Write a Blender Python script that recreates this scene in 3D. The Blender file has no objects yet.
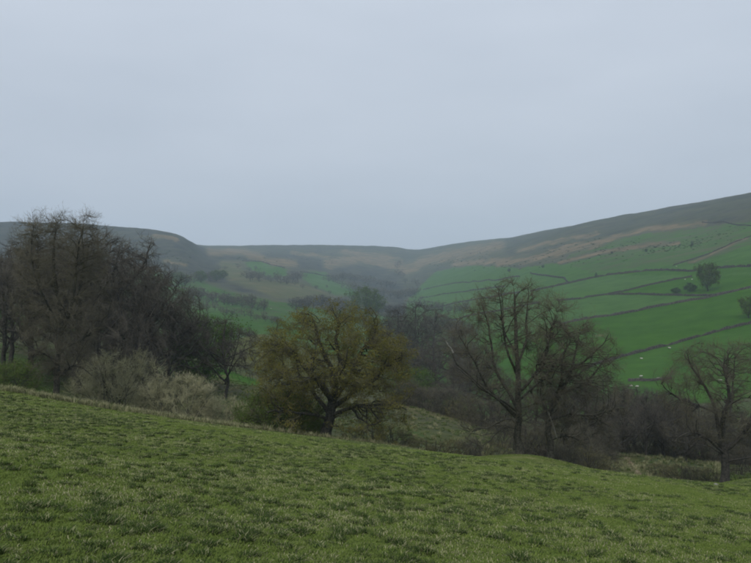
import bpy, math, random
import numpy as np
rad = math.radians
scene = bpy.context.scene
COL = scene.collection

# ------------------------------------------------------------------ camera
F = 737.0            # focal length in photo pixels (photo is 751 x 563)
CX, HY = 375.5, 300.0   # column of the view axis, row of eye level
cam_d = bpy.data.cameras.new('camera')
cam = bpy.data.objects.new('camera', cam_d)
COL.objects.link(cam)
cam.location = (0, 0, 0)                 # the eye is the origin; the turf under it is at z = -1.6
cam.rotation_euler = (rad(90), 0, 0)     # level, looking along +Y
cam_d.sensor_fit = 'HORIZONTAL'
cam_d.sensor_width = 36.0
cam_d.lens = 36.0 * F / 751.0
cam_d.shift_y = (HY - 281.5) / 751.0
cam_d.clip_start = 0.1
cam_d.clip_end = 20000
scene.camera = cam

# ------------------------------------------------------------------ sky and sun (overcast)
SUN_EL, SUN_AZ = 48.0, 200.0             # compass-like: 0 = +Y, 90 = +X
world = bpy.data.worlds.new('World')
scene.world = world
world.use_nodes = True
nt = world.node_tree
nt.nodes.clear()
wo = nt.nodes.new('ShaderNodeOutputWorld')
bg = nt.nodes.new('ShaderNodeBackground')
sky = nt.nodes.new('ShaderNodeTexSky')
sky.sky_type = 'NISHITA'
sky.sun_disc = False
sky.sun_elevation = rad(SUN_EL)
sky.sun_rotation = rad(SUN_AZ)
sky.air_density = 1.0
sky.dust_density = 6.0
hsv = nt.nodes.new('ShaderNodeHueSaturation')
hsv.inputs['Saturation'].default_value = 0.35
tc = nt.nodes.new('ShaderNodeTexCoord')
mp = nt.nodes.new('ShaderNodeMapping')
mp.inputs['Scale'].default_value = (1.0, 1.0, 3.4)
noi = nt.nodes.new('ShaderNodeTexNoise')
noi.inputs['Scale'].default_value = 2.2
noi.inputs['Detail'].default_value = 3.0
noi.inputs['Roughness'].default_value = 0.5
cr = nt.nodes.new('ShaderNodeValToRGB')
cr.color_ramp.elements[0].position = 0.25
cr.color_ramp.elements[0].color = (5.55, 6.18, 7.22, 1)
cr.color_ramp.elements[1].position = 0.75
cr.color_ramp.elements[1].color = (6.65, 7.25, 8.28, 1)
mix = nt.nodes.new('ShaderNodeMix')
mix.data_type = 'RGBA'
mix.inputs[0].default_value = 0.93       # a closed cloud deck over the clear sky
bg.inputs['Strength'].default_value = 0.1
ln = nt.links.new
ln(sky.outputs[0], hsv.inputs['Color'])
ln(tc.outputs['Generated'], mp.inputs[0])
ln(mp.outputs[0], noi.inputs['Vector'])
ln(noi.outputs['Fac'], cr.inputs[0])
ln(hsv.outputs[0], mix.inputs[6])
ln(cr.outputs[0], mix.inputs[7])
sx = nt.nodes.new('ShaderNodeSeparateXYZ')
gr = nt.nodes.new('ShaderNodeMapRange')
gr.inputs['From Min'].default_value = 0.0; gr.inputs['From Max'].default_value = 1.0
gr.inputs['To Min'].default_value = 0.90; gr.inputs['To Max'].default_value = 1.25
gm = nt.nodes.new('ShaderNodeVectorMath'); gm.operation = 'SCALE'
ln(tc.outputs['Generated'], sx.inputs[0])
ln(sx.outputs['Z'], gr.inputs['Value'])
ln(mix.outputs[2], gm.inputs[0]); ln(gr.outputs[0], gm.inputs['Scale'])
ln(gm.outputs[0], bg.inputs['Color'])
ln(bg.outputs[0], wo.inputs['Surface'])

sun_d = bpy.data.lights.new('sun', 'SUN')
sun_d.energy = 1.45
sun_d.angle = rad(22)
sun_d.color = (1.0, 0.97, 0.92)
sun = bpy.data.objects.new('sun', sun_d)
COL.objects.link(sun)
sun.rotation_euler = (rad(90 - SUN_EL), 0, rad(180 - SUN_AZ))

scene.view_settings.view_transform = 'Standard'
scene.view_settings.look = 'None'
scene.view_settings.gamma = 1.0
scene.view_settings.exposure = 0.0
scene.cycles.volume_bounces = 2
scene.cycles.max_bounces = 6
scene.cycles.diffuse_bounces = 3
scene.cycles.transparent_max_bounces = 8
scene.cycles.use_denoising = True
scene.cycles.use_adaptive_sampling = False
scene.cycles.filter_width = 1.9

# ------------------------------------------------------------------ helpers
def tag(o, label=None, cat=None, group=None, kind=None):
    if label: o['label'] = label
    if cat: o['category'] = cat
    if group: o['group'] = group
    if kind: o['kind'] = kind
    return o

def mk_mesh(name, V, faces, mats=(), mat_idx=None, smooth=True):
    """faces: list of int arrays (n,3) or (n,4)"""
    me = bpy.data.meshes.new(name)
    V = np.asarray(V, np.float32)
    me.vertices.add(len(V))
    me.vertices.foreach_set('co', V.ravel())
    faces = [f for f in faces if len(f)]
    nl = sum(f.size for f in faces)
    npoly = sum(len(f) for f in faces)
    me.loops.add(nl)
    me.loops.foreach_set('vertex_index', np.concatenate([f.ravel() for f in faces]).astype(np.int32))
    me.polygons.add(npoly)
    tot = np.concatenate([np.full(len(f), f.shape[1], np.int32) for f in faces])
    st = np.zeros(npoly, np.int32)
    st[1:] = np.cumsum(tot)[:-1]
    me.polygons.foreach_set('loop_start', st)
    me.polygons.foreach_set('loop_total', tot)
    me.polygons.foreach_set('use_smooth', np.full(npoly, smooth))
    for m in mats: me.materials.append(m)
    if mat_idx is not None:
        me.polygons.foreach_set('material_index', np.asarray(mat_idx, np.int32))
    me.update(calc_edges=True)
    return me

def obj(name, me, parent=None, loc=(0, 0, 0)):
    o = bpy.data.objects.new(name, me)
    COL.objects.link(o)
    o.location = loc
    if parent: o.parent = parent
    return o

def empty(name, loc, rz=0, s=1.0):
    o = bpy.data.objects.new(name, None)
    o.empty_display_size = 0.3
    COL.objects.link(o)
    o.location = loc
    o.rotation_euler = (0, 0, rz)
    o.scale = (s, s, s) if not isinstance(s, tuple) else s
    return o

# smooth value noise in numpy ---------------------------------------------
def vnoise(x, y, seed=0):
    x = np.asarray(x, float); y = np.asarray(y, float)
    xi = np.floor(x).astype(np.int64); yi = np.floor(y).astype(np.int64)
    fx = x - xi; fy = y - yi
    fx = fx * fx * (3 - 2 * fx); fy = fy * fy * (3 - 2 * fy)
    def h(a, b):
        n = (a * 374761393 + b * 668265263 + seed * 974634777) & 0x7fffffff
        n = ((n ^ (n >> 13)) * 1274126177) & 0x7fffffff
        return ((n ^ (n >> 16)) & 0xffff) / 65535.0
    a = h(xi, yi); b = h(xi + 1, yi); c = h(xi, yi + 1); d = h(xi + 1, yi + 1)
    return (a + (b - a) * fx) * (1 - fy) + (c + (d - c) * fx) * fy - 0.5

def fbm(x, y, seed=0, oct=3):
    v = 0; a = 1.0
    for k in range(oct):
        v = v + a * vnoise(x * 2 ** k + 17.3 * k, y * 2 ** k - 9.1 * k, seed + k)
        a *= 0.5
    return v

def pchip(x, y, xq):
    x = np.asarray(x, float); y = np.asarray(y, float)
    h = np.diff(x); d = np.diff(y) / h
    m = np.zeros_like(y)
    for i in range(1, len(x) - 1):
        if d[i - 1] * d[i] > 0:
            w1 = 2 * h[i] + h[i - 1]; w2 = h[i] + 2 * h[i - 1]
            m[i] = (w1 + w2) / (w1 / d[i - 1] + w2 / d[i])
    m[0] = d[0]; m[-1] = d[-1]
    i = np.clip(np.searchsorted(x, xq) - 1, 0, len(x) - 2)
    t = (xq - x[i]) / h[i]
    t = np.clip(t, 0, 1)
    return ((1 + 2 * t) * (1 - t) ** 2 * y[i] + t * (1 - t) ** 2 * h[i] * m[i]
            + t * t * (3 - 2 * t) * y[i + 1] + t * t * (t - 1) * h[i] * m[i + 1])

def sstep(a, b, x):
    t = np.clip((x - a) / (b - a), 0, 1)
    return t * t * (3 - 2 * t)

# ------------------------------------------------------------------ materials
def new_mat(name):
    m = bpy.data.materials.new(name)
    m.use_nodes = True
    n = m.node_tree
    b = n.nodes['Principled BSDF']
    b.inputs['Roughness'].default_value = 0.95
    b.inputs['Specular IOR Level'].default_value = 0.12
    return m, n, b

def node(n, t, **kw):
    x = n.nodes.new(t)
    for k, v in kw.items(): setattr(x, k, v)
    return x

def noise_mat(name, c1, c2, scale=3.0, detail=4.0, rnd=0.0, rough=0.95, bump=0.0, coord='Object', translucent=0.0, pos=(0.35, 0.68)):
    """two-tone noise colour, plus a per-object shift of value"""
    m, n, b = new_mat(name)
    tcn = node(n, 'ShaderNodeTexCoord')
    no = node(n, 'ShaderNodeTexNoise')
    no.inputs['Scale'].default_value = scale
    no.inputs['Detail'].default_value = detail
    r = node(n, 'ShaderNodeValToRGB')
    r.color_ramp.elements[0].position = pos[0]; r.color_ramp.elements[0].color = (*c1, 1)
    r.color_ramp.elements[1].position = pos[1]; r.color_ramp.elements[1].color = (*c2, 1)
    n.links.new(tcn.outputs[coord], no.inputs['Vector'])
    n.links.new(no.outputs['Fac'], r.inputs[0])
    out = r.outputs[0]
    if rnd > 0:
        oi = node(n, 'ShaderNodeObjectInfo')
        mr = node(n, 'ShaderNodeMapRange')
        mr.inputs['To Min'].default_value = 1 - rnd
        mr.inputs['To Max'].default_value = 1 + rnd
        h = node(n, 'ShaderNodeHueSaturation')
        n.links.new(oi.outputs['Random'], mr.inputs['Value'])
        n.links.new(mr.outputs[0], h.inputs['Value'])
        n.links.new(out, h.inputs['Color'])
        out = h.outputs[0]
    n.links.new(out, b.inputs['Base Color'])
    b.inputs['Roughness'].default_value = rough
    if bump > 0:
        bp = node(n, 'ShaderNodeBump')
        bp.inputs['Strength'].default_value = bump
        bp.inputs['Distance'].default_value = 0.05
        n.links.new(no.outputs['Fac'], bp.inputs['Height'])
        n.links.new(bp.outputs[0], b.inputs['Normal'])
    if translucent > 0:
        o = n.nodes['Material Output']
        tr = node(n, 'ShaderNodeBsdfTranslucent')
        mx = node(n, 'ShaderNodeMixShader')
        mx.inputs[0].default_value = translucent
        n.links.new(out, tr.inputs['Color'])
        n.links.new(b.outputs[0], mx.inputs[1]); n.links.new(tr.outputs[0], mx.inputs[2])
        n.links.new(mx.outputs[0], o.inputs['Surface'])
    return m

M = {}
M['bark'] = noise_mat('bark', (0.030, 0.029, 0.023), (0.078, 0.074, 0.058), 6, 5, 0.12, bump=0.6)
M['bark_dark'] = noise_mat('bark_dark', (0.032, 0.030, 0.026), (0.075, 0.068, 0.056), 5, 5, 0.15, bump=0.6)
M['bare_wood'] = noise_mat('bare_wood', (0.13, 0.125, 0.11), (0.26, 0.25, 0.22), 5, 4, 0.0)
M['twig'] = noise_mat('twig', (0.082, 0.075, 0.054), (0.150, 0.136, 0.098), 0.6, 3, 0.12)
M['twig_dark'] = noise_mat('twig_dark', (0.060, 0.055, 0.045), (0.110, 0.098, 0.077), 0.5, 3, 0.22)
M['twig_olive'] = noise_mat('twig_olive', (0.10, 0.094, 0.050), (0.18, 0.165, 0.095), 0.6, 3, 0.1)
M['twig_straw'] = noise_mat('twig_straw', (0.24, 0.235, 0.13), (0.42, 0.40, 0.245), 0.7, 3, 0.12)
M['oak_leaf'] = noise_mat('oak_leaf', (0.108, 0.106, 0.025), (0.225, 0.202, 0.050), 0.55, 4, 0.0, translucent=0.25)
M['green_leaf'] = noise_mat('green_leaf', (0.058, 0.098, 0.018), (0.125, 0.180, 0.036), 0.7, 4, 0.15, translucent=0.2)
M['fresh_leaf'] = noise_mat('fresh_leaf', (0.055, 0.105, 0.02), (0.12, 0.20, 0.04), 0.7, 4, 0.15, translucent=0.2)
M['dark_leaf'] = noise_mat('dark_leaf', (0.025, 0.045, 0.016), (0.055, 0.085, 0.03), 0.5, 4, 0.2, translucent=0.1)
M['stone'] = noise_mat('stone', (0.034, 0.030, 0.026), (0.098, 0.088, 0.074), 1.3, 6, 0.12, bump=0.8)
M['pale_stone'] = noise_mat('pale_stone', (0.17, 0.16, 0.145), (0.32, 0.30, 0.27), 6, 5, 0.1, bump=0.5)
M['gorse'] = noise_mat('gorse', (0.030, 0.046, 0.020), (0.055, 0.072, 0.034), 0.05, 4)
M['fleece'] = noise_mat('fleece', (0.42, 0.40, 0.35), (0.58, 0.55, 0.49), 8, 4, 0.06, bump=0.5)
M['sheep_face'] = noise_mat('sheep_face', (0.05, 0.045, 0.04), (0.09, 0.08, 0.07), 8, 2)

# ------------------------------------------------------------------ terrain height
# Survey of the valley: along each bearing (photo column) the depression / elevation
# row of the ground at a list of depths.  Real heights follow as z = -(row-300)/F*depth.
A_SL, B_SL = 0.163, 0.1124        # the near field is a plane tilted away and to the right
def plane_row(px, d):
    return HY + F * (1.6 / d + A_SL + B_SL * (px - CX) / F)
DEP = [45, 60, 67, 80, 108, 150, 200, 280, 400, 550, 750, 1000, 1350, 1800, 2400, 3000, 3900]
TAB = {
 -900: [360, 345, 345, 345, 320, 290, 275, 262, 250, 240, 235, 230, 222, 215, 220, 225, 230],
 -140: [None, 384, 386, 380, 356, 332, 318, 303, 290, 280, 270, 258, 238, 217, 222, 228, 232],
    0: [None, 391, 396, 398, 372, 345, 330, 315, 300, 290, 280, 268, 245, 222, 226, 230, 234],
   60: [None, 402, 405, 410, 382, 350, 336, 322, 310, 300, 290, 275, 250, 224, 229, 233, 236],
  130: [None, 413, 416, 420, 394, 362, 346, 334, 326, 318, 305, 285, 258, 228, 233, 236, 240],
  175: [None, 420, 423, 426, 400, 371, 357, 346, 335, 320, 301, 281, 258, 233.5, 239, 242, 244],
  210: [None, 425, 429, 432, 404, 376, 362, 350, 339, 322, 304, 288, 271, 256, 249, 246, 248],
  260: [None, 431, 434, 438, 411, 385, 364, 334, 341, 326, 307, 292, 275, 260, 251.5, 245.5, 248],
  300: [None, 436, 439, 443, 416, 395, 375, 347, 347, 331, 314, 299, 281, 266, 254, 245, 248],
  350: [None, 442, 445, 449, 420, 401, 387, 366, 353, 339, 323, 309, 294, 277, 258, 245.5, 248],
  400: [None, 448, 452, 456, 424, 402, 404, 386, 366, 346, 329, 315, 300, 282, 263, 247.5, 250],
  412: [None, 450, 454, 457, 426, 404, 406, 388, 367, 347, 328, 313, 298, 281, 263, 250, 252],
  450: [None, 457, 458, 461, 432, 412, 414, 398, 372, 348, 323, 304, 287, 270, 253, 244.5, 247],
  480: [None, 461, 456, 464, 438, 419, 420, 400, 370, 342, 313, 294, 276, 259, 246, 240.5, 243],
  520: [None, 464, 454, 466, 446, 430, 425, 398, 360, 327, 298, 279, 261, 246, 236, 237, 240],
  560: [None, 470, 460, 472, 452, 442, 428, 395, 346, 313, 287, 266, 248, 231, 228, 231, 236],
  600: [None, 475, 471, 478, 456, 447, 427, 391, 340, 304, 276, 254, 236, 220.5, 222, 227, 233],
  640: [None, 480, 482, 482, 457, 449, 424, 387, 336, 298, 268, 244, 224, 212.5, 217, 224, 230],
  700: [None, 487, 488, 484, 463, 450, 420, 378, 323, 285, 256, 229, 206, 202, 210, 220, 228],
  751: [None, 482, 479, 478, 466, 450, 417, 369, 312, 272, 240, 212, 192.5, 195, 207, 218, 226],
  900: [None, 492, 488, 484, 470, 445, 405, 345, 282, 240, 206, 178, 165, 175, 190, 205, 220],
 1650: [520, 500, 490, 470, 430, 380, 340, 290, 240, 205, 180, 165, 160, 170, 185, 200, 215],
}
GPX = np.arange(-900, 1651, 5.0)
GLD = np.linspace(math.log(45), math.log(3900), 420)
def build_table():
    ks = sorted(TAB)
    cols = []
    for k in ks:
        r = list(TAB[k])
        if r[0] is None: r[0] = plane_row(k, 45)
        cols.append(pchip(np.log(DEP), r, GLD))
    cols = np.array(cols)
    T = np.empty((len(GPX), len(GLD)))
    for j in range(len(GLD)):
        T[:, j] = pchip(ks, cols[:, j], GPX)
    for _ in range(2):     # light smoothing across bearings
        P = np.pad(T, ((1, 1), (0, 0)), 'edge')
        T = 0.25 * P[:-2] + 0.5 * P[1:-1] + 0.25 * P[2:]
    return T
TT = build_table()

def row_tab(px, d):
    gx = np.clip((px - GPX[0]) / 5.0, 0, len(GPX) - 1.001)
    gy = np.clip((np.log(np.maximum(d, 1e-3)) - GLD[0]) / (GLD[1] - GLD[0]), 0, len(GLD) - 1.001)
    i = gx.astype(int); j = gy.astype(int)
    fx = gx - i; fy = gy - j
    return ((TT[i, j] * (1 - fx) + TT[i + 1, j] * fx) * (1 - fy)
            + (TT[i, j + 1] * (1 - fx) + TT[i + 1, j + 1] * fx) * fy)

def ground(x, y):
    x = np.asarray(x, float); y = np.asarray(y, float)
    x, y = np.broadcast_arrays(x, y)
    r = np.hypot(x, y)
    az = np.arctan2(x, np.maximum(y, 1e-9))
    front = y > 0.45 * np.abs(x)
    d = np.where(front, np.maximum(y, 1e-3), 0.41 * r)
    d = np.maximum(d, 1e-3)
    tx = np.where(front, x / d, np.sign(x) * 2.2)
    px = np.clip(CX + F * tx, GPX[0], GPX[-1])
    zt = -(row_tab(px, d) - HY) / F * d
    zp = -1.6 - A_SL * y - B_SL * x
    w = sstep(30, 52, d)
    z = zp * (1 - w) + zt * w
    # behind the viewer the hill goes on rising, then flattens
    back = sstep(0.0, 1.0, (-y) / np.maximum(r, 1e-6) * 1.6 + 0.2)
    zb = -1.6 + 60 * (1 - np.exp(-np.maximum(r, 0) * 0.12 / 60)) * np.maximum(-np.cos(az - 2.6), 0.25)
    zb = -1.6 - B_SL * x * np.exp(-r / 300) + 0.10 * np.minimum(r, 700) * sstep(0, 40, r)
    z = z * (1 - back) + zb * back
    # relief
    z = z + 0.10 * fbm(x * 0.28, y * 0.28, 3) * sstep(1, 6, r) * (1 - sstep(60, 120, r))
    z = z + 0.55 * fbm(x / 9.0, y / 9.0, 5) * sstep(60, 110, r)
    z = z + 2.6 * fbm(x / 70.0, y / 70.0, 8) * (0.35 * sstep(220, 600, r) + 0.65 * sstep(800, 1200, r))
    z = z + 5.0 * fbm(x / 260.0, y / 260.0, 11) * sstep(900, 1800, r) * (1 - 0.7 * sstep(2300, 2900, r))
    z = z + 2.2 * fbm(x / 38.0, y / 38.0, 14) * sstep(900, 1500, r)
    return z

def gz(x, y):
    return float(ground(np.array([x]), np.array([y]))[0])

def at(px, d):
    """point on the ground at a bearing and depth"""
    x = (px - CX) / F * d
    return (x, d, gz(x, d))

def hit(px, py, dmin=70, dmax=3800):
    """where the line of sight through (px, py) meets the ground beyond dmin"""
    d = np.exp(np.linspace(math.log(dmin), math.log(dmax), 1600))
    x = (px - CX) / F * d
    z = ground(x, d)
    s = z - (-(py - HY) / F * d)
    k = np.where((s[1:] >= 0) & (s[:-1] < 0))[0]
    if len(k) == 0:
        k = [int(np.argmin(np.abs(s)))]
    i = int(k[0])
    t = 0 if i + 1 >= len(d) else np.clip(-s[i] / (s[i + 1] - s[i] + 1e-9), 0, 1)
    dd = d[i] + (d[min(i + 1, len(d) - 1)] - d[i]) * t
    return (float((px - CX) / F * dd), float(dd), float(gz((px - CX) / F * dd, dd)))

# ------------------------------------------------------------------ ground sheet
def seg_dist(px, py, pts):
    best = np.full(px.shape, 1e9)
    for (ax, ay), (bx, by) in zip(pts[:-1], pts[1:]):
        dx, dy = bx - ax, by - ay
        t = np.clip(((px - ax) * dx + (py - ay) * dy) / (dx * dx + dy * dy), 0, 1)
        best = np.minimum(best, np.hypot(px - ax - t * dx, (py - ay - t * dy)))
    return best

def in_poly(px, py, pts):
    n = len(pts); ins = np.zeros(px.shape, bool)
    for i in range(n):
        x1, y1 = pts[i]; x2, y2 = pts[(i + 1) % n]
        c = ((y1 > py) != (y2 > py)) & (px < (x2 - x1) * (py - y1) / (y2 - y1 + 1e-12) + x1)
        ins ^= c
    return ins

def soft_poly(px, py, pts):
    return sum(in_poly(px + a, py + b, pts).astype(float) for a, b in ((0, 0), (5, 0), (-5, 0), (0, 1.8), (0, -1.8), (3, 1.2), (-3, -1.2), (3, -1.2), (-3, 1.2))) / 9

def build_ground():
    az_in = np.radians(np.arange(-33, 33.01, 0.13))
    az_l = np.radians(np.concatenate([np.arange(-180, -60, 6), np.arange(-60, -33, 1.0)]))
    az_r = np.radians(np.concatenate([np.arange(34, 60, 1.0), np.arange(60, 180, 6)]))
    az = np.concatenate([az_l, az_in, az_r])
    rr = np.concatenate([[0.6], np.exp(np.linspace(math.log(1.2), math.log(45), 100)),
                         np.exp(np.linspace(math.log(45.6), math.log(300), 135)),
                         np.exp(np.linspace(math.log(303), math.log(3950), 195))])
    nA, nR = len(az), len(rr)
    AZ, RR = np.meshgrid(az, rr, indexing='ij')
    x = np.sin(AZ) * RR; y = np.cos(AZ) * RR
    # the depth (not the range) carries the survey, so keep the ring but cap at the table's end
    z = ground(x, y)
    V = np.stack([x, y, z], -1).reshape(-1, 3)
    V = np.vstack([V, [[0, 0, -1.6]]])
    idx = np.arange(nA * nR).reshape(nA, nR)
    nxt = np.roll(idx, -1, axis=0)
    q = np.stack([idx[:, :-1], idx[:, 1:], nxt[:, 1:], nxt[:, :-1]], -1).reshape(-1, 4)[:, ::-1]
    c = len(V) - 1
    t = np.stack([np.full(nA, c), idx[:, 0], nxt[:, 0]], -1)[:, ::-1]
    return V, q[:, ::-1], t[:, ::-1]

GV, GQ, GT = build_ground()

def land_cover(V):
    """weights of what grows where: pasture, bracken, heather, straw + near turf, bare earth"""
    x, y, z = V[:, 0], V[:, 1], V[:, 2]
    d = np.maximum(y, 0.5)
    px = CX + F * x / d
    py = HY - F * z / d
    px0, py0 = px, py
    # wobble so that no boundary is a ruler line
    px = px + 9 * fbm(x / (0.05 * d + 1), y / (0.2 * d + 1), 21)
    py = py + 2.6 * fbm(x / (0.03 * d + 1), y / (0.12 * d + 1), 25) + 1.6 * fbm(x / (0.008 * d + 1), y / (0.03 * d + 1), 27)
    past = np.zeros(len(x)); brk = np.zeros(len(x)); hea = np.zeros(len(x)); stw = np.zeros(len(x))
    turf = np.zeros(len(x)); earth = np.zeros(len(x))
    far = d > 230
    # right hillside
    right = far & in_poly(px, py, [(404, 322), (410, 300), (440, 272), (480, 265), (520, 268), (560, 262), (580, 247), (640, 258), (700, 262), (751, 242), (1200, 200), (1200, 480), (500, 480), (404, 390)])
    past[right] = 1
    up = far & (px > 405) & ~right
    hea[up] = 0.48
    rough = far & in_poly(px, py, [(560, 262), (590, 240), (640, 236), (700, 226), (751, 222), (1200, 180), (1200, 230), (751, 246), (700, 262), (600, 274)])
    past[rough] = 0.55; hea[rough] = 0.1
    for pts, w in [([(405, 271), (425, 263), (445, 258), (470, 252), (500, 246)], 5.0), ([(500, 263), (540, 257), (570, 248), (602, 242)], 3.5),
                   ([(455, 265), (480, 262), (505, 260)], 2.5), ([(605, 240), (640, 232), (670, 227), (702, 222)], 2.2), ([(520, 250), (560, 240), (600, 233)], 2.0),
                   ([(560, 262), (600, 252), (640, 247), (680, 243)], 1.6), ([(690, 262), (720, 249), (751, 238)], 0.8)]:
        f_ = np.where(far & (px > 380), np.clip(1.25 - seg_dist(px, py, pts) / (1.5 * w), 0, 1), 0)
        brk = np.maximum(brk, 0.78 * f_); past *= 1 - 0.9 * f_; hea *= 1 - 0.8 * f_
    # left spur and the valley head
    left = far & (px <= 405)
    hea[left] = 0.66; hea[left & (d > 2300)] = 0.5
    grn = soft_poly(px, py, [(-400, 300), (60, 285), (130, 270), (175, 275), (205, 278), (240, 294), (300, 304), (360, 310), (405, 318), (405, 420), (-400, 420)]) * left
    past = np.maximum(past, 0.60 * grn); hea *= 1 - grn
    for p in ([(242, 261), (262, 262), (285, 268), (288, 277), (262, 277), (246, 271)], [(298, 271), (330, 273), (352, 286), (366, 298), (330, 296), (300, 283)],
              [(300, 270), (330, 271), (331, 275), (302, 273)]):
        f_ = soft_poly(px, py, p) * left; past = np.maximum(past, 0.8 * f_); hea *= 1 - f_
    for p in ([(222, 259), (240, 262), (246, 272), (262, 279), (298, 281), (345, 297), (318, 301), (270, 298), (236, 284), (222, 272)],):
        f_ = soft_poly(px, py, p) * left; brk = np.maximum(brk, 0.42 * f_); stw = np.maximum(stw, 0.55 * f_); hea *= 1 - f_; past = np.maximum(past * (1 - f_), 0.38 * f_)
    for pts, w in [([(212, 250), (240, 252), (262, 260), (292, 264)], 3.2), ([(330, 262), (360, 259), (385, 262), (402, 268)], 4.5), ([(345, 252), (380, 256), (404, 262)], 2.6), ([(150, 236), (163, 238), (174, 240)], 1.7), ([(160, 262), (185, 266)], 1.5),
                   ([(290, 253), (330, 256)], 1.6)]:
        f_ = np.where(left, np.clip(1.25 - seg_dist(px, py, pts) / (1.6 * w), 0, 1), 0)
        brk = np.maximum(brk, 0.72 * f_); hea *= 1 - 0.7 * f_
    # middle ground
    mid = (d > 66) & (d <= 230)
    past[mid] = 0.36
    stw[mid] = 0.32 + 0.5 * fbm(x[mid] / 8, y[mid] / 8, 41)
    k = mid & (px < 60) & (d < 190); stw[k] *= 0.7; past[k] = 0.45
    k = mid & (seg_dist(px, py, [(395, 402), (440, 412), (480, 420), (520, 432)]) < 7); brk[k] = 0.55; stw[k] = 0.5
    k = mid & (seg_dist(px, py, [(185, 370), (250, 388)]) < 5); stw[k] = 0.75; brk[k] = 0.15
    k = mid & (d > 110) & in_poly(px, py, [(190, 360), (250, 378), (262, 386), (200, 384)]); past[k] = 0.75; stw[k] = 0.2
    k = (d > 190) & (d < 330) & (px > 225) & (px < 420); stw[k] = 0.75; past[k] = 0.25; hea[k] = 0
    # eroded bank on the right
    k = mid & in_poly(px, py, [(606, 452), (640, 455), (655, 478), (628, 482), (612, 470)]); stw[k] = 0.9; past[k] = 0.1
    k = mid & (seg_dist(px, py, [(629, 459), (637, 468), (643, 480)]) < 3.2); earth[k] = 0.8
    # near field
    nr = d <= 66
    past[nr] = 0
    turf = 1 - sstep(60, 72, d + 2.5 * fbm(x / 4, y / 4, 44) - 9 * sstep(0, 1, (px - 450) / 40) * sstep(0, 1, (600 - px) / 40))
    # every walled field has its own sward
    W_ = [([560, 596, 621, 667, 710, 751, 800], [378, 365, 357, 346, 334, 324, 310]), ([520, 568, 610, 656, 703, 751, 800], [334, 323, 316, 307, 299, 288, 276]), ([500, 557, 607, 639, 674, 700, 800], [308, 301, 295, 294.5, 295.5, 296, 282]),
          ([500, 607, 639, 674, 692, 800], [312, 295, 288, 280, 277, 268]), ([500, 550, 571, 596, 621, 646, 692, 751, 800], [296, 287.6, 283, 277.6, 274, 271, 271.5, 267, 262]), ([420, 458, 490, 540], [290, 283, 280.5, 275]), ([420, 458, 500, 540], [311, 303, 296, 290])]
    code = sum((py0 < np.interp(px0, a, b)).astype(int) * (i + 1) for i, (a, b) in enumerate(W_))
    tone = np.where((px0 > 404) & far, np.array([1.0, 0.93, 0.97, 1.10, 1.04, 1.12, 0.96, 1.08, 1.14, 1.0, 1.06, 0.95])[code % 12], 1.0)
    tone = np.where((px0 <= 404) & far, 1.05 + 0.35 * fbm(x / 90, y / 140, 71), tone)
    for a in (past, brk, hea, stw):
        np.clip(a, 0, 1, out=a)
    return past, brk, hea, stw, turf, earth, tone

past, brk, hea, stw, turf, earth, tone = land_cover(GV)

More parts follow.
